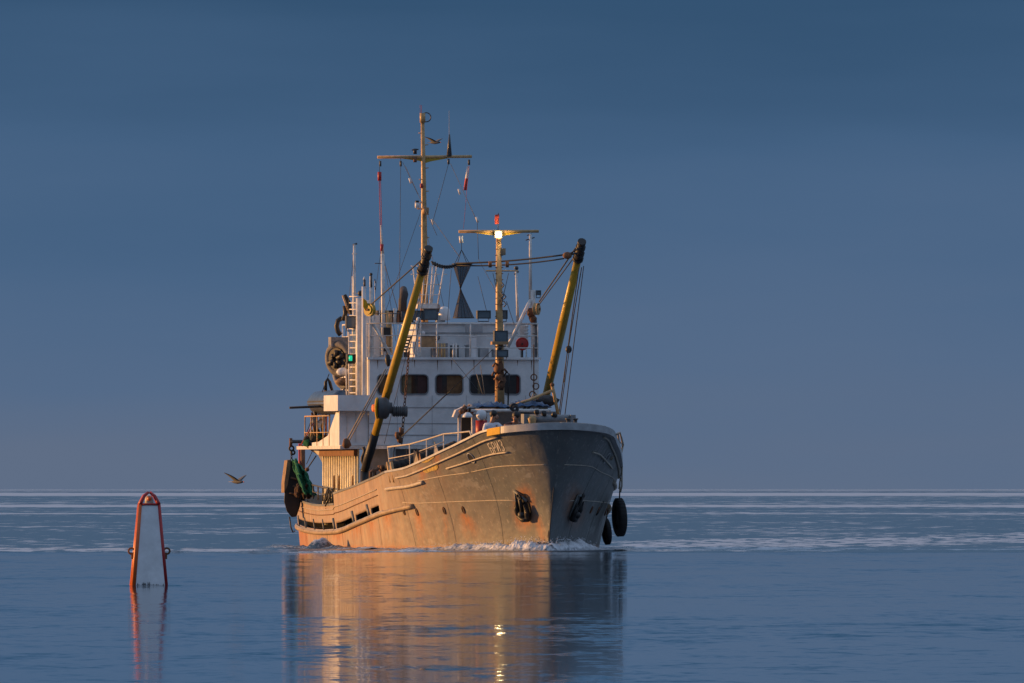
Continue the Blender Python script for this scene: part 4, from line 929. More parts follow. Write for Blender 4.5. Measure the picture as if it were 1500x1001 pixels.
# conduits hanging on the deckhouse front
for i in range(7): line('deck_rope', L(578+i*17, 655+(i % 3)*3, 15.4), L(574+i*18+(i % 2)*5, 688, 14.5), .018, mat=rusty if i % 2 else rope)
m = MB(); m.tube([L(532+2*math.sin(i*1.3), 655+i*5, 15.2) for i in range(8)], .05, 6); m.build('boom_foot_rope', black, SHIP)
# bitts at the bulwark break
for x, y in ((543, 692), (549, 690), (556, 696)): p = L(x, y, 10.5); MB().tube([p+Vector((0, 0, -.3)), p, p+Vector((.12, 0, .08))], .05, 8).build('bulwark_fairlead', rusty, SHIP)

# ------------------------------------------------------------------ after end: gallows, posts, gear
gl = empty('stern_gallows'); gl.parent = SHIP; SG = 26.5
MB().tube([L(443.5, 735, SG), L(443.5, 652, SG)], .075, 8).build('gallows_post', rusty, gl); MB().tube([L(439.5, 735, SG+.5), L(439.5, 650, SG+.5)], .05, 8).build('gallows_post', redp, gl)
MB().cyl(L(425, 647, SG), L(443, 647, SG), .055, n=8).build('gallows_beam', dgrey, gl); MB().cyl(L(426, 642, SG), L(426, 655, SG), .05, n=8).build('beam_end', rusty, gl)
for (x, y, r_) in ((427, 657, .07), (429, 663, .06)): MB().torus(L(x, y, SG), r_, .03, (.4, 1, 0), 12, 6).build('shackle', black, gl)
chain('gallows_chain', L(427, 662, SG), L(427, 676, SG), 0, .015, .06, black, gl)
m = MB()
for x, s_ in ((475.5, 22.9), (479, 22.6), (481.5, 22.4)): m = MB().cyl(L(x, 735, s_), L(x, 658, s_), .045, n=8); m.build('deck_post', mastp, SHIP)
MB().plate([L(448, 652, 24), L(478, 655, 23.2), L(478, 712, 23.2), L(474, 712, 23.3), L(473, 680, 23.3), L(466, 667, 23.4), L(450, 657, 23.8)], (0.08, .06, 0)).build('deck_bracket', white2, SHIP)
for i in range(5): MB().cyl(L(481, 672+i*12, 22), L(484, 672+i*12, 22), .02, n=5).build('pipe_clip', black, SHIP)
line('stay', L(463, 668, 24), L(450, 687, 25), .02, mat=rope); m = MB(); m.ball(L(450, 688, 25), .07, 8); m.build('tackle_block', rusty, SHIP); line('stay', L(458, 660, 24), L(449, 680, 25), .012, mat=rope)
# trawl door hanging from the gallows
org = L(427, 676, SG)
e = ship_thing('trawl_door', org, 'large oval trawl door with tan edge hanging over the starboard quarter', 'trawl door')
m = MB(); outl = [(424, 676), (430, 674), (436, 690), (441, 705), (442, 725), (439, 742), (434, 757), (427, 758), (420, 749), (416, 735), (417, 715), (420, 695)]
m.plate([L(x, y, SG-.3) for x, y in outl], (.10, .55, 0)); o_ = sub(m, 'door_board', black, e, org); bv = o_.modifiers.new('b', 'BEVEL'); bv.width = .03; bv.segments = 2
m = MB(); m.plate([L(421, 674.5, SG-.35), L(426, 673.5, SG-.35), L(425, 690, SG-.35), L(421, 712, SG-.35), L(416.5, 722, SG-.35), L(416.5, 708, SG-.35)], (-.02, .45, 0)); sub(m, 'door_shoe', wood, e, org)
sub(MB().tube([L(424, 757, SG), L(426, 772, SG), L(429, 780, SG), L(432, 778, SG)], .022, 6), 'door_chain', wire, e, org)
for (x, y) in ((430, 700), (433, 712), (428, 722)): sub(MB().cyl(L(x-4, y, SG-.36), L(x+5, y+3, SG-.36), .03, n=6), 'door_rib', rusty, e, org)
# green trawl net over the quarter
m = MB(); vs = []
for i in range(19):
    for j in range(7):
        t, u = i/18, j/6; x = 431+24*t+(u-.5)*(6+5*math.sin(t*3)+8*t); y = 674+50*t+2*math.sin(u*7+t*9); p = L(x, y, 26-1.2*t+.25*math.sin(u*9+t*5)); vs.append(p+Vector((0, 0, .05*mnoise.noise(p*4))))
m.add(vs, [(i*7+j, i*7+j+1, i*7+j+8, i*7+j+7) for i in range(18) for j in range(6)], True)
for j in range(7): m.tube([vs[i*7+j]+Vector((random.uniform(-.02, .02), -.04, 0)) for i in range(19)], .03, 5)
on_ship(m, 'trawl_net', greennet, L(440, 724, 25.5), 'green trawl net draped from the gallows down to the stern rail', 'net')
m = MB()
for i in range(60): x = 434+random.random()*22; m.ball(L(x, 711+random.random()*16, 25+random.random()*2), .06, 8, (1, 1, 1.8), jit=.6)
on_ship(m, 'gear_pile', paint('brown fishing gear', (.09, .045, .025), .9, var=.7, scale=10, bump=.8), L(445, 730, 26), 'dark brown heap of fishing gear behind the stern bulwark', 'gear heap')
railing('stern_railing', [L(452, 729, 26)+Vector((0, 0, 0)), L(487, 738, 18.5)], .42, (1.0, .5), 1.6, dgrey, .025)
m = MB()
for i in range(12): a = L(479+random.random()*9, 714+random.random()*8, 18.3+random.random()); m.tube([a, a+Vector((random.uniform(-.1, .1), 0, -.2)), a+Vector((random.uniform(-.15, .15), 0, -.5))], .025, 5)
tag(m.build('deck_gear', black, SHIP), kind='stuff')
# boat-deck clutter at the wing: boom, davits, boat under a cover
MB().tube([L(424, 597.5, 20), L(470, 595.5, 20), L(490, 593, 20)], [.035, .04, .045], 8).build('outrigger_boom', black, SHIP)
org = L(490, 600, 21); e = ship_thing('covered_boat', org, 'small workboat under a dark blue cover behind the bridge wing', 'boat')
vs = []; m = MB()
for i in range(15):
    t = i/14; s_ = 18.8+4.6*t; hw = .62*math.sin(math.pi*(.12+.76*t))**.6
    for j in range(9):
        a = math.pi*j/8; vs.append(Vector((-2.95+math.cos(a)*hw, s_, L(490, 592, 20).z+math.sin(a)*(.42+.08*mnoise.noise(Vector((i, j, 0)))))))
m.add(vs, [(i*9+j, i*9+j+1, i*9+j+10, i*9+j+9) for i in range(14) for j in range(8)]+[tuple(range(9)), tuple(range(126, 135))], True)
sub(m, 'boat_cover', bluetarp, e, org); m = MB(); vs2 = [Vector((v.x*1.0, v.y, 2*L(490, 592, 20).z-v.z+.1)) for v in vs]; m.add(vs2, [(i*9+j, i*9+j+1, i*9+j+10, i*9+j+9) for i in range(14) for j in range(8)], True); sub(m, 'boat_hull', dgrey, e, org)
pole('davit', [(487, 597), (487, 575), (483, 560), (480, 555), (477, 560), (477, 572)], 21, .05, black); MB().ball(L(477, 574, 21), .06, 8).build('davit_block', tan, SHIP)
line('stay', L(482, 548, 21), L(443, 650, 26), .014, mat=rope); line('stay', L(475, 565, 21), L(465, 598, 21), .01, mat=rope)
for i, (a, b, mt, r_) in enumerate((((461, 598), (466, 640), black, .05), ((457, 605), (463, 645), rusty, .035), ((468, 600), (474, 645), mastp, .04), ((474, 598), (480, 650), white2, .035), ((478, 600), (477, 650), orangep, .03), ((470, 610), (476, 600), dome, .08), ((466, 625), (474, 606), dome, .07), ((460, 610), (462, 635), greytarp, .07), ((483, 600), (482, 648), mastp, .025), ((459, 620), (441, 652), redp, .018), ((463, 600), (448, 648), mastp, .012), ((447, 650), (470, 640), greennet, .10), ((452, 652), (480, 646), black, .12))):
    MB().cyl(L(*a, 22), L(*b, 22.5), r_, n=8).build('deck_stanchion', mt, SHIP)
railing('wing_railing', [Vector((-3.42, 18.6, 3.02)), Vector((-3.42, 23.2, 3.02))], 1.0, (.5, 1.0), 1.2, mastp, .02)
m = MB()
for i in range(26): m.ball(L(447+random.random()*34, 652-random.random()*(5+22*random.random()), 22+random.random()*2), .11, 8, jit=.7)
m.build('deck_gear', paint('dark deck gear', (.04, .04, .03), .9, var=.6, scale=10), SHIP)['kind'] = 'stuff'

# ------------------------------------------------------------------ fenders, ropes on the port side
def tyre(cx, cy, hgt, s, wid, tilt, label):
    c = L(cx, cy, s); R_ = hgt/2*(500+s)/FPX; org = (c.x, c.y, c.z+R_)
    e = ship_thing('tyre_fender', org, label, 'fender', 'tyre fenders on the port side')
    ax = Vector((1, .05, tilt)).normalized(); n = 28; prof = [(R_*.62, -.5), (R_*.90, -.5), (R_*.985, -.38), (R_, -.15), (R_, .15), (R_*.985, .38), (R_*.90, .5), (R_*.62, .5), (R_*.62, -.5)]
    sub(MB().lathe([(r_, h*wid) for r_, h in prof], c, ax, n), 'tyre', rubber, e, org)
    sub(MB().lathe([(0, -.2*wid), (R_*.6, -.2*wid), (R_*.6, .2*wid), (0, .2*wid)], c, ax, n), 'rim', dgrey, e, org)
    m = MB()
    for j in range(28):
        a = 2*math.pi*j/28; b = ax.orthogonal().normalized(); d = ax.cross(b); o_ = c+(b*math.cos(a)+d*math.sin(a))*R_; m.cyl(o_-ax*wid*.4, o_+ax*wid*.4, .012, n=4)
    sub(m, 'tread', rubber, e, org); return e, org, c, R_
e, org, c, R_ = tyre(907.5, 758, 56, 5.6, .24, .05, 'upright black tyre fender hanging farthest out on the port bow')
sub(MB().cyl(c+Vector((0, 0, R_)), hz(5.6, 2.3, 1, .03), .02, n=6), 'fender_rope', rope, e, org)
e, org, c, R_ = tyre(888.5, 779, 38, 9.6, .16, .1, 'black tyre fender low against the hull behind the larger one')
sub(MB().cyl(c+Vector((0, 0, R_)), hz(9.0, 2.1, 1, .03), .02, n=6), 'fender_rope', rope, e, org)
m = MB(); pr = [hpx(904, 634, 1, .05), L(908, 634, 4), L(911, 645, 4), L(912, 655, 4.5), L(909, 663, 4.5), L(906, 664, 4), L(904, 655, 4), L(906, 645, 4), L(909, 650, 4)]
m.tube(pr, .03, 6); m.tube([L(905, 635, 3.5), L(907, 650, 4), L(905, 662, 4), L(910, 664, 4.2), L(913, 652, 4.5), L(910, 640, 4.2)], .03, 6); m.tube([L(908, 664, 4.2), L(911, 680, 4.5), L(911, 700, 4.5), L(911, 712, 4.5), L(909, 721, 4.5), L(907, 716, 4.5), L(908, 706, 4.5), L(911, 700, 4.5)], .024, 6)
m.tube([L(895, 672, 2), L(899, 662, 2.5), L(904, 657, 3)], .06, 6)
on_ship(m, 'mooring_rope', palerope, pr[0], 'looped mooring rope hanging over the port gunwale at the bow', 'rope')

# ------------------------------------------------------------------ people on the foredeck
def person(base, face, joints, shirtm, label, hairm_=hairm, lean=0):
    """base ship point of the feet; joints given as offsets"""
    e = ship_thing('person', base, label, 'person'); base = Vector(base)
    J = joints; names = list(J); idx = {k: i for i, k in enumerate(names)}
    edges = [('pelvis', 'waist'), ('waist', 'chest'), ('chest', 'neck'), ('neck', 'head'), ('head', 'crown')]
    for s_ in 'lr': edges += [('chest', s_+'sh'), (s_+'sh', s_+'el'), (s_+'el', s_+'wr'), (s_+'wr', s_+'hand'), ('pelvis', s_+'hip'), (s_+'hip', s_+'kn'), (s_+'kn', s_+'an'), (s_+'an', s_+'toe')]
    rad = {'pelvis': .15, 'waist': .13, 'chest': .155, 'neck': .055, 'head': .10, 'crown': .085}
    for s_ in 'lr': rad.update({s_+'sh': .07, s_+'el': .048, s_+'wr': .032, s_+'hand': .038, s_+'hip': .10, s_+'kn': .065, s_+'an': .045, s_+'toe': .04})
    def skinmesh(name, keys, grow, mat, seg):
        ks = [k for k in names if k in keys]; ii = {k: i for i, k in enumerate(ks)}; me = bpy.data.meshes.new(name)
        me.from_pydata([Vector(J[k]) for k in ks], [(ii[a], ii[b]) for a, b in edges if a in ii and b in ii], []); me.materials.append(mat)
        o_ = bpy.data.objects.new(name, me); COL.objects.link(o_); o_.parent = e; sk = o_.modifiers.new('skin', 'SKIN'); sk.use_smooth_shade = True
        for k in ks: v = me.skin_vertices[0].data[ii[k]]; v.radius = (rad[k]+grow, rad[k]+grow); v.use_root = (k == ks[0])
        sb = o_.modifiers.new('sub', 'SUBSURF'); sb.levels = sb.render_levels = 1; return o_
    body = skinmesh('body', set(names), 0, skin, 1)
    skinmesh('shirt', {'pelvis', 'waist', 'chest', 'lsh', 'rsh', 'lel', 'rel'}, .022, shirtm, 1)
    skinmesh('trousers', {'pelvis', 'lhip', 'rhip', 'lkn', 'rkn', 'lan', 'ran'}, .018, trous, 1)
    h = Vector(J['head']); f = Vector(face).normalized(); sd = Vector((-f.y, f.x, 0))
    m = MB(); m.ball(h+Vector((0, 0, .075))-f*.022, .117, 14, (1, 1, 1.02), jit=.12); m.build('hair', hairm_, e)
    m = MB(); m.ball(h+f*.085+Vector((0, 0, .0)), .05, 10, (1, 1, 1.5)); m.tube([h+f*.11+Vector((0, 0, .03)), h+f*.145+Vector((0, 0, -.015)), h+f*.118+Vector((0, 0, -.025))], .014, 6); m.build('face', skin, e)
    m = MB()
    for k in (-1, 1): m.ball(h+f*.118+sd*.033*k+Vector((0, 0, .03)), .012, 6)
    m.build('eyes', black, e)
    m = MB()
    for k in (-1, 1): m.ball(h+sd*.105*k+Vector((0, 0, .0)), .025, 8, (.6, .8, 1.3))
    m.build('ears', skin, e)
    m = MB()
    for s_ in 'lr':
        w0 = Vector(J[s_+'wr']); w1 = Vector(J[s_+'hand']); d = (w1-w0).normalized(); n_ = d.cross(Vector((0, 0, 1))).normalized()
        for q_ in range(4): a = w1+n_*(q_-1.5)*.02; m.tube([a, a+d*.045, a+d*.075+Vector((0, 0, -.02))], [.010, .009, .007], 6)
        m.tube([w0.lerp(w1, .3)+n_*.03, w0.lerp(w1, .6)+n_*.055, w1+n_*.06], [.012, .010, .008], 6)
    m.build('fingers', skin, e); return e
hd = L(724.5, 610, 1.2); zf = 2.35; b = Vector((hd.x-.05, 1.3, zf)); H = hd.z-zf
J = dict(pelvis=(0, .05, .95), waist=(-.02, .05, 1.12), chest=(-.03, 0, H-.36), neck=(.0, -.02, H-.15), head=(.05, -.02, H-.01), crown=(.05, -.01, H+.05))
J = {k: Vector(v) for k, v in J.items()}
J.update(lsh=Vector((.16, -.10, H-.26)), lel=Vector((.34, -.30, H-.46)), lwr=Vector((.50, -.36, H-.45)), lhand=Vector((.56, -.37, H-.43)), rsh=Vector((-.20, .04, H-.27)), rel=Vector((-.26, -.10, H-.53)), rwr=Vector((-.10, -.32, H-.50)), rhand=Vector((-.04, -.36, H-.48)),
         lhip=Vector((.10, 0, .90)), lkn=Vector((.10, -.04, .5)), lan=Vector((.1, .02, .07)), ltoe=Vector((.14, -.14, .04)), rhip=Vector((-.1, .05, .90)), rkn=Vector((-.1, .0, .5)), ran=Vector((-.12, .06, .07)), rtoe=Vector((-.1, -.12, .04)))
J = dict(sorted(J.items(), key=lambda k: k[0] != 'pelvis'))
person(b, (.8, -.55, -.15), J, shirt, 'dark haired person in a white shirt leaning at the bow bulwark behind the yellow gunwale')
hd = L(757.5, 612, .6); b = Vector((hd.x+.02, 1.0, zf)); H = hd.z-zf
J = dict(pelvis=(.05, .25, .92), waist=(.03, .15, 1.05), chest=(.0, -.0, H-.28), neck=(.0, -.12, H-.12), head=(-.02, -.18, H-.01), crown=(-.02, -.18, H+.05))
J = {k: Vector(v) for k, v in J.items()}
J.update(lsh=Vector((.18, -.05, H-.22)), lel=Vector((.12, -.35, H-.30)), lwr=Vector((-.12, -.42, H-.27)), lhand=Vector((-.19, -.42, H-.26)), rsh=Vector((-.20, -.05, H-.20)), rel=Vector((-.38, -.30, H-.25)), rwr=Vector((-.26, -.44, H-.24)), rhand=Vector((-.20, -.46, H-.22)),
         lhip=Vector((.14, .25, .90)), lkn=Vector((.14, .10, .5)), lan=Vector((.14, .22, .07)), ltoe=Vector((.16, .06, .04)), rhip=Vector((-.06, .25, .90)), rkn=Vector((-.08, .12, .5)), ran=Vector((-.08, .24, .07)), rtoe=Vector((-.08, .08, .04)))
J = dict(sorted(J.items(), key=lambda k: k[0] != 'pelvis'))
person(b, (-.5, -.8, -.2), J, brownc, 'person in dark brown jacket resting folded arms on the bow gunwale')

# ------------------------------------------------------------------ channel buoy
by, bx = 317.0, (218.5-750)*317/FPX
B = empty('channel_buoy', (bx, by, 0), R(4)); tag(B, 'tapered white channel buoy with orange corner tubes and cage top in the left foreground', 'buoy')
k = 317/FPX; hb_, ht = 22*k, 12.5*k; z0, z1 = -.25, (857-738)*k
m = MB(); vs = []
for z, h in ((z0, hb_+.04), (z1, ht)):
    vs += [(-h, -h, z), (h, -h, z), (h, h, z), (-h, h, z)]
m.add(vs, [(0, 1, 5, 4), (1, 2, 6, 5), (2, 3, 7, 6), (3, 0, 4, 7), (4, 5, 6, 7)])
m.build('buoy_body', buoyw, B)
for sx, sy_ in ((-1, -1), (1, -1), (-1, 1), (1, 1)):
    MB().tube([(sx*(hb_+.045), sy_*(hb_+.01), z0), (sx*(ht+.02), sy_*ht, z1)], [.052, .036] if sx < 0 else [.036, .028], 12).build('corner_tube', orangep if sx < 0 else redp, B)
    MB().tube([(sx*(ht+.02), sy_*ht, z1), (sx*(ht*.95), sy_*ht*.95, z1+.06), (sx*ht*.62, sy_*ht*.62, z1+.16), (sx*ht*.12, sy_*ht*.12, z1+.225)], [.034, .032, .030, .026], 8).build('cage_bar', redp, B)
m = MB()
for i in range(4):
    a = [(-1, -1), (1, -1), (1, 1), (-1, 1)][i]; b2 = [(1, -1), (1, 1), (-1, 1), (-1, -1)][i]; m.cyl((a[0]*(ht+.02), a[1]*ht, z1+.005), (b2[0]*(ht+.02), b2[1]*ht, z1+.005), .022, n=8)
m.build('cage_ring', redp, B)
MB().lathe([(0, .0), (.085, .0), (.075, .12), (.05, .165), (0, .17)], (0, 0, z1), (0, 0, 1), 14).build('buoy_lantern', streakw, B); MB().ball((0, -.075, z1+.11), .045, 10).build('lantern_lens', orangep, B)
for sx in (-1, 1):
    zc = (857-806)*k; xx = sx*(hb_-.05); m = MB(); m.torus((sx*(20*k+.075), 0, zc-.0), .055, .018, (0, 1, 0), 14, 8); m.box((sx*(19*k), -.03, zc-.15), (sx*(20*k+.08), .03, zc-.03)); m.build('lifting_lug', rusty, B)

# ------------------------------------------------------------------ gulls
def gull(px, py, D, span, roll, label, flap, yaw):
    X = (px-750)*D/FPX; Z = 1.8+(HY-py)*D/FPX; e = empty('gull', (X, D, Z), yaw); e.rotation_euler = (0, roll, yaw); tag(e, label, 'gull')
    q_ = span/2
    MB().lathe([(0, -.24), (.02, -.22), (.04, -.13), (.055, 0), (.04, .12), (.015, .22), (0, .25)], (0, 0, 0), (0, 1, 0), 12).build('body', gullg, e)
    MB().cyl((0, -.23, 0), (0, -.28, -.01), .012, .003, 6).build('beak', orangep, e)
    MB().plate([(-.02, .2, 0), (.02, .2, 0), (.05, .31, 0), (-.05, .31, 0)], (0, 0, .01)).build('tail', gullw, e)
    for s_ in (-1, 1):
        m = MB(); f = flap[0 if s_ < 0 else 1]; n = 8; vs = []
        for i in range(n+1):
            t = i/n; x = s_*q_*t; z = q_*(f*t-.35*t*t*.6); ch = .14*(1-t**2)*.9+.02; y = -.04+.10*t*t
            vs += [Vector((x, y-ch*.5, z+.004)), Vector((x, y+.0, z+.022*(1-t))), Vector((x, y+ch, z)), Vector((x, y, z-.004))]
        m.add(vs, [(4*i+a, 4*i+(a+1) % 4, 4*i+4+(a+1) % 4, 4*i+4+a) for i in range(n) for a in range(4)]+[(0, 1, 2, 3), (4*n+3, 4*n+2, 4*n+1, 4*n)], True); m.build('wing', gullg, e)
gull(348, 706, 430, .72, R(-6), 'grey gull gliding low over the water left of the boat', (.95, .6), R(40))
gull(637, 209, 560, .95, R(5), 'small gull flying just right of the main mast top', (.5, .6), R(50))

# ------------------------------------------------------------------ the sea
sea = MB()
ys = [60, 200, 420, 560, 1200, 5000, 20000, 70000, 200000]; vs = []
for y in ys: vs += [(-y*1.2-400, y if y > 60 else -3000, 0), (y*1.2+400, y if y > 60 else -3000, 0)]
sea.add(vs, [(2*i, 2*i+1, 2*i+3, 2*i+2) for i in range(len(ys)-1)])
m_, n, l, b = nm('sea water')
def mth(op, a, b_=None, c=None, cl=False):
    x = n.new('ShaderNodeMath'); x.operation = op; x.use_clamp = cl
    for i, v in enumerate((a, b_, c)):
        if v is None: continue
        if isinstance(v, (int, float)): x.inputs[i].default_value = v
        else: l.new(v, x.inputs[i])
    return x.outputs[0]
geo = n.new('ShaderNodeNewGeometry'); sp_ = n.new('ShaderNodeSeparateXYZ'); l.new(geo.outputs['Position'], sp_.inputs[0]); X_, Y_ = sp_.outputs[0], sp_.outputs[1]
def tex(sx, sy, det=3, col=True, off=0.0, rg=.55, dist=0.0):
    mp = n.new('ShaderNodeMapping'); mp.inputs['Scale'].default_value = (sx, sy, 1); mp.inputs['Location'].default_value = (off, off*1.7, 0); l.new(geo.outputs['Position'], mp.inputs[0])
    x = n.new('ShaderNodeTexNoise'); x.inputs['Scale'].default_value = 1; x.inputs['Detail'].default_value = det; x.inputs['Roughness'].default_value = rg; x.inputs['Distortion'].default_value = dist; l.new(mp.outputs[0], x.inputs['Vector']); return x.outputs[1 if col else 0]
def rng(v, a, b_, c=0.0, d=1.0, sm=True):
    r = n.new('ShaderNodeMapRange'); r.interpolation_type = 'SMOOTHSTEP' if sm else 'LINEAR'; l.new(v, r.inputs[0]); r.inputs[1].default_value = a; r.inputs[2].default_value = b_; r.inputs[3].default_value = c; r.inputs[4].default_value = d; return r.outputs[0]
def vm(op, a, b_=None, s=None):
    x = n.new('ShaderNodeVectorMath'); x.operation = op
    for i, v in enumerate((a, b_)):
        if v is None: continue
        if isinstance(v, tuple): x.inputs[i].default_value = v
        else: l.new(v, x.inputs[i])
    if s is not None:
        if isinstance(s, (int, float)): x.inputs['Scale'].default_value = s
        else: l.new(s, x.inputs['Scale'])
    return x.outputs[0]
# log distance offshore, warped, drives the wind lanes
lnY = mth('LOGARITHM', mth('MAXIMUM', Y_, 50.0), math.e)
warp = mth('MULTIPLY_ADD', tex(.10, .004, 4, False, 3), .10, -.05)
edge = mth('MULTIPLY_ADD', tex(.35, .02, 3, False, 9), 16.0, -8.0)
ruf = rng(mth('ADD', Y_, edge), 478, 492)                          # beyond the bow the water is ruffled
v = mth('ADD', lnY, warp)
rp = n.new('ShaderNodeValToRGB'); rp.color_ramp.interpolation = 'EASE'; vv = rng(v, math.log(400), math.log(20000), 0, 1, False); l.new(vv, rp.inputs[0])
LANES = [(400, 0), (488, .3), (500, .55), (560, .48), (640, .42), (720, .50), (1000, .42), (1180, .46), (1240, .80), (1300, .5), (1600, .45), (1800, .95), (2050, .55), (3000, .5), (4200, .55), (4800, 1), (7200, 1), (8200, .50), (12000, .6), (20000, .7)]
ce = rp.color_ramp.elements
for i, (y, a) in enumerate(LANES):
    p = (math.log(y)-math.log(400))/(math.log(20000)-math.log(400)); e_ = ce[0] if i == 0 else (ce[-1] if i == len(LANES)-1 else ce.new(p)); e_.position = p; e_.color = (a, a, a, 1)
lane = rp.outputs[0]
pt_ = n.new('ShaderNodeTexNoise'); cm2 = n.new('ShaderNodeCombineXYZ'); l.new(mth('MULTIPLY', mth('DIVIDE', X_, Y_), 90.0), cm2.inputs[0]); l.new(mth('MULTIPLY', lnY, 14.0), cm2.inputs[1]); l.new(cm2.outputs[0], pt_.inputs['Vector']); pt_.inputs['Scale'].default_value = 1; pt_.inputs['Detail'].default_value = 3
lane = mth('ADD', lane, mth('MULTIPLY_ADD', pt_.outputs[0], .8, -.33))
flk = n.new('ShaderNodeTexNoise'); cmb = n.new('ShaderNodeCombineXYZ'); l.new(mth('MULTIPLY', mth('DIVIDE', X_, Y_), 620.0), cmb.inputs[0]); l.new(mth('MULTIPLY', lnY, 46.0), cmb.inputs[1]); l.new(cmb.outputs[0], flk.inputs['Vector']); flk.inputs['Scale'].default_value = 1; flk.inputs['Detail'].default_value = 4; flk.inputs['Roughness'].default_value = .62
# foam band left by the bow wave, running out to the right, and a shorter one on the left
bandR = mth('SUBTRACT', 1.0, mth('DIVIDE', mth('ABSOLUTE', mth('SUBTRACT', Y_, mth('MULTIPLY_ADD', X_, 6.0, 520.0))), 62.0), None, True)
bandR = mth('MULTIPLY', bandR, rng(X_, 3.0, 4.5))
bandL = mth('SUBTRACT', 1.0, mth('DIVIDE', mth('ABSOLUTE', mth('SUBTRACT', Y_, mth('MULTIPLY_ADD', X_, -1.0, 488.0))), 22.0), None, True)
bandL = mth('MULTIPLY', bandL, rng(X_, -7.0, -9.0))
lane = mth('ADD', lane, mth('MULTIPLY', mth('MULTIPLY', mth('POWER', mth('MAXIMUM', bandR, bandL), .6), rng(flk.outputs[0], .38, .60, .25, 1.0)), .50))
# amount of pale colour for flecks and wake streaks, broken by stretched noise that grows with distance
palef = rng(mth('ADD', mth('MULTIPLY', lane, .62), flk.outputs[0]), .87, 1.05)
palef = mth('MULTIPLY', palef, ruf)
# slopes of the surface
def slopes(sx, sy, amp, det=3, off=0.0): return vm('SCALE', vm('SUBTRACT', tex(sx, sy, det, True, off), (.5, .5, .5)), s=amp)
calm = vm('ADD', vm('ADD', slopes(.55, .11, .026, 4), vm('ADD', slopes(2.2, .55, .034, 3, 5), slopes(6.0, 1.6, .034, 3, 15))), slopes(.09, .035, .022, 3, 21))
rough_ = vm('ADD', slopes(.9, 1.1, .09, 4, 11), slopes(.10, .16, .05, 3, 7))
amp_r = mth('MULTIPLY', ruf, mth('MULTIPLY', mth('MULTIPLY_ADD', lane, .6, .28), rng(flk.outputs[0], .3, .7, .25, 1.9)))
tot = vm('ADD', calm, vm('SCALE', rough_, s=amp_r))
sepn = n.new('ShaderNodeSeparateXYZ'); l.new(tot, sepn.inputs[0]); cn = n.new('ShaderNodeCombineXYZ'); l.new(sepn.outputs[0], cn.inputs[0]); l.new(sepn.outputs[1], cn.inputs[1]); cn.inputs[2].default_value = 1
nrm = vm('NORMALIZE', cn.outputs[0])
b.inputs['Base Color'].default_value = (.012, .035, .06, 1); b.inputs['IOR'].default_value = 1.333; l.new(nrm, b.inputs['Normal'])
l.new(rng(ruf, 0, 1, .045, .2), b.inputs['Roughness'])
fo = n.new('ShaderNodeBsdfDiffuse'); fo.inputs[0].default_value = (.55, .58, .62, 1)
mxs = n.new('ShaderNodeMixShader'); l.new(mth('MULTIPLY', palef, .8), mxs.inputs[0]); l.new(b.outputs[0], mxs.inputs[1]); l.new(fo.outputs[0], mxs.inputs[2]); l.new(mxs.outputs[0], n['Material Output'].inputs['Surface'])
so = sea.build('sea', m_); tag(so, kind='structure')

# ------------------------------------------------------------------ bow wave and wake foam (real relief)
def foam_mat(name, col, cut):
    m, n2, l2, b2 = nm(name); t = n2.new('ShaderNodeTexCoord'); a = n2.new('ShaderNodeTexNoise'); a.inputs['Scale'].default_value = 9; a.inputs['Detail'].default_value = 8; a.inputs['Roughness'].default_value = .7; l2.new(t.outputs['Object'], a.inputs[0])
    at = n2.new('ShaderNodeAttribute'); at.attribute_name = 'foam'; ad = n2.new('ShaderNodeMath'); ad.operation = 'ADD'; l2.new(a.outputs[0], ad.inputs[0]); l2.new(at.outputs['Fac'], ad.inputs[1])
    r = n2.new('ShaderNodeMapRange'); l2.new(ad.outputs[0], r.inputs[0]); r.inputs[1].default_value = cut; r.inputs[2].default_value = cut+.3
    mx = n2.new('ShaderNodeMix'); mx.data_type = 'RGBA'; l2.new(r.outputs[0], mx.inputs[0]); mx.inputs[6].default_value = (.02, .05, .075, 1); mx.inputs[7].default_value = (*col, 1); l2.new(mx.outputs[2], b2.inputs['Base Color'])
    r3 = n2.new('ShaderNodeMapRange'); l2.new(r.outputs[0], r3.inputs[0]); r3.inputs[3].default_value = .08; r3.inputs[4].default_value = .8; l2.new(r3.outputs[0], b2.inputs['Roughness'])
    bp = n2.new('ShaderNodeBump'); bp.inputs['Strength'].default_value = .8; bp.inputs['Distance'].default_value = .05; l2.new(a.outputs[0], bp.inputs['Height']); l2.new(bp.outputs[0], b2.inputs['Normal']); return m
foamw = foam_mat('bow wave foam', (.78, .79, .81), .66)
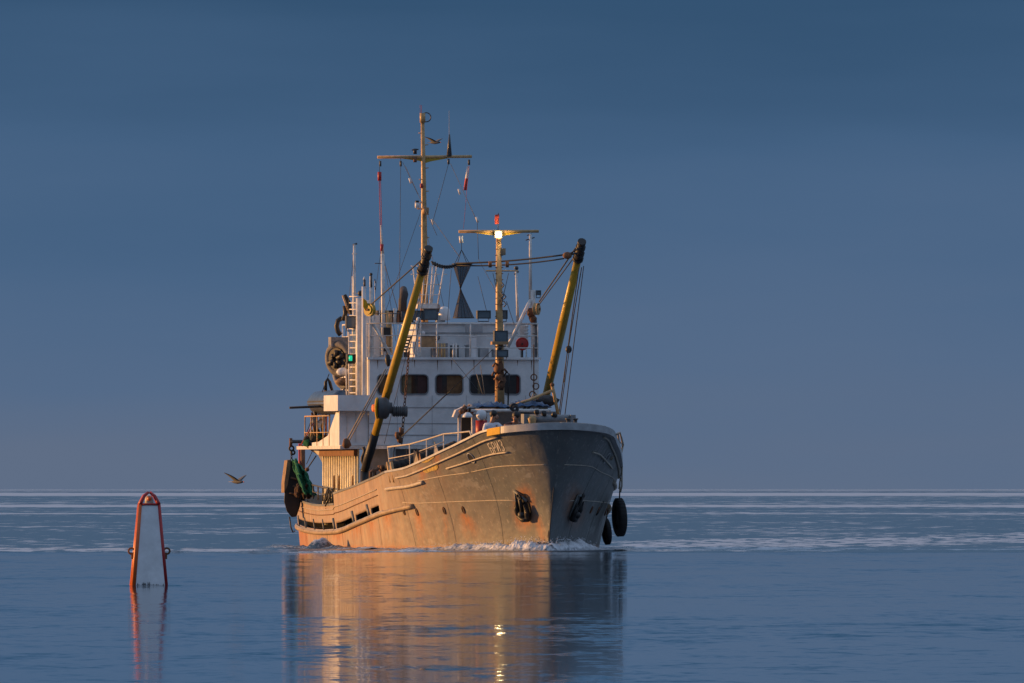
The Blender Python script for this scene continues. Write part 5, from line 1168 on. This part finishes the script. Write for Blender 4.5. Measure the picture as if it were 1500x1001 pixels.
def ridge(name, path, height, width, foamv, seg=400, k=14, label=None, drops=0):
    """path: world points; height(t), width(t), foamv(t)"""
    P = [Vector(p) for p in path]; cum = [0]
    for i in range(len(P)-1): cum.append(cum[-1]+(P[i+1]-P[i]).length)
    m = MB(); vs = []; fv = []
    def at_(t):
        d = t*cum[-1]; i = max(0, min(len(P)-2, int(np.searchsorted(cum, d, 'right'))-1)); return P[i].lerp(P[i+1], (d-cum[i])/(cum[i+1]-cum[i])), (P[i+1]-P[i]).normalized()
    for i in range(seg+1):
        t = i/seg; c, d = at_(t); nn = Vector((d.y, -d.x, 0))
        for j in range(k+1):
            u = j/k*2-1; w = width(t); p = c+nn*u*w; h = height(t)*(math.cos(u*math.pi/2)**1.3 if abs(u) < 1 else 0)
            nz_ = mnoise.noise(p*1.1)*.5+mnoise.noise(p*3.1)*.28+mnoise.noise(p*8)*.26+mnoise.noise(p*17)*.22+mnoise.noise(p*33)*.14
            z = -.03+h*(1+nz_*1.1)+(.02*nz_ if abs(u) < .9 else 0); vs.append((p.x, p.y, z)); fv.append(foamv(t)*(1-.5*abs(u))+h*.8)
    m.add(vs, [(i*(k+1)+j, (i+1)*(k+1)+j, (i+1)*(k+1)+j+1, i*(k+1)+j+1) for i in range(seg) for j in range(k)], True)
    if drops:
        for _ in range(drops):
            t = random.random(); c, d = at_(t); h = height(t); p = c+Vector((random.uniform(-.3, .3), random.uniform(-.3, .3), h*(.7+random.random()*.8)))
            r_ = random.uniform(.005, .015)*min(1, h*4+.3); m.ball(p, r_, 6); fv += [1]*(len(m.v)-len(fv))
    o_ = m.build(name, foamw); at = o_.data.attributes.new('foam', 'FLOAT', 'POINT'); at.data.foreach_set('value', fv); return tag(o_, label, kind='stuff')
def Wp(S, side, out_): p = hp(S, .0, side); q = hull_n(S, .02, side); q.z = 0; q.normalize(); return SHIPM @ (p+q*out_)
bowp = [Vector((*(SHIPM @ Vector((.0, -.25, 0))).xy, 0))]
stb = [Wp(S, -1, .18+.06*S) for S in np.linspace(.9, 9, 22)]; stb = [Vector((SHIPM @ Vector((0, -.3, 0))).to_tuple())]+stb
prt = [Wp(S, 1, .18+.07*S) for S in np.linspace(.9, 9, 22)]; prt = [Vector((SHIPM @ Vector((0, -.3, 0))).to_tuple())]+prt
bump_ = lambda t: .19*math.exp(-((t-.10)/.16)**2)+.11*math.exp(-((t-.42)/.2)**2)+.05
ridge('bow_wave', stb, lambda t: bump_(t), lambda t: .30+.35*t, lambda t: .5-.25*t, 420, 14, drops=500)
ridge('bow_wave', prt, lambda t: .19*math.exp(-((t-.06)/.10)**2)+.17*math.exp(-((t-.26)/.14)**2)+.06, lambda t: .3+.4*t, lambda t: .5-.2*t, 420, 14, drops=500)
ridge('bow_wave', [SHIPM @ Vector(p) for p in ((-.9, .7, 0), (-.42, .12, 0), (0, -.22, 0), (.42, .12, 0), (.9, .7, 0))], lambda t: .23+.06*math.sin(t*9), lambda t: .32, lambda t: .45, 160, 14, drops=200)
side_p = [Wp(S, -1, .75) for S in np.linspace(8, 31, 30)]
ridge('side_wave', side_p, lambda t: .07+.03*math.sin(t*37)+.24*math.exp(-((t-.335)/.009)**2), lambda t: .6, lambda t: .18+.12*math.sin(t*55), 420, 10)
def WX(px, Y): return Vector(((px-750)*Y/FPX, Y, 0))
ridge('wake_wave', [WX(240, 486), WX(330, 483), WX(430, 482), WX(540, 486), WX(660, 491)], lambda t: .05+.035*math.sin(t*40)*math.sin(t*17), lambda t: .9, lambda t: .05+.25*(t > .35), 420, 10)
ridge('wake_wave', [WX(905, 498), WX(1000, 499), WX(1150, 503), WX(1500, 520)], lambda t: .03*(1-t)+.008, lambda t: 1.2, lambda t: .25-.2*t, 300, 10)

m = MB()
for i in range(26):
    x = random.uniform(-1, 1)*hb_*.95; h = random.uniform(.01, .06)*(1.6 if abs(x) < .12 else 1); m.plate([(x-.012, -hb_-.046+.02, .0), (x+.012, -hb_-.046+.02, .0), (x+random.uniform(-.01, .01), -hb_-.036+.02, h)], (0, -.006, 0))
m.build('weed_fringe', black, B)['kind'] = 'stuff'

def ringwave(cx, cy, r0, r1, amp):
    m = MB(); vs = []; n_, k_ = 40, 12
    for i in range(n_):
        a = 2*math.pi*i/n_
        for j in range(k_+1):
            t = j/k_; r_ = r0+(r1-r0)*t; vs.append((cx+math.cos(a)*r_, cy+math.sin(a)*r_*1.4, .004+amp*(1-t)**1.5*(.5+.5*math.cos(t*18))*(1+.5*mnoise.noise(Vector((a*2, t*5, 0))))-.010*t))
    m.add(vs, [(i*(k_+1)+j, ((i+1) % n_)*(k_+1)+j, ((i+1) % n_)*(k_+1)+j+1, i*(k_+1)+j+1) for i in range(n_) for j in range(k_)], True); return m
rw = ringwave(bx, by, .25, 1.1, .022).build('buoy_ripples', m_); rw['kind'] = 'stuff'
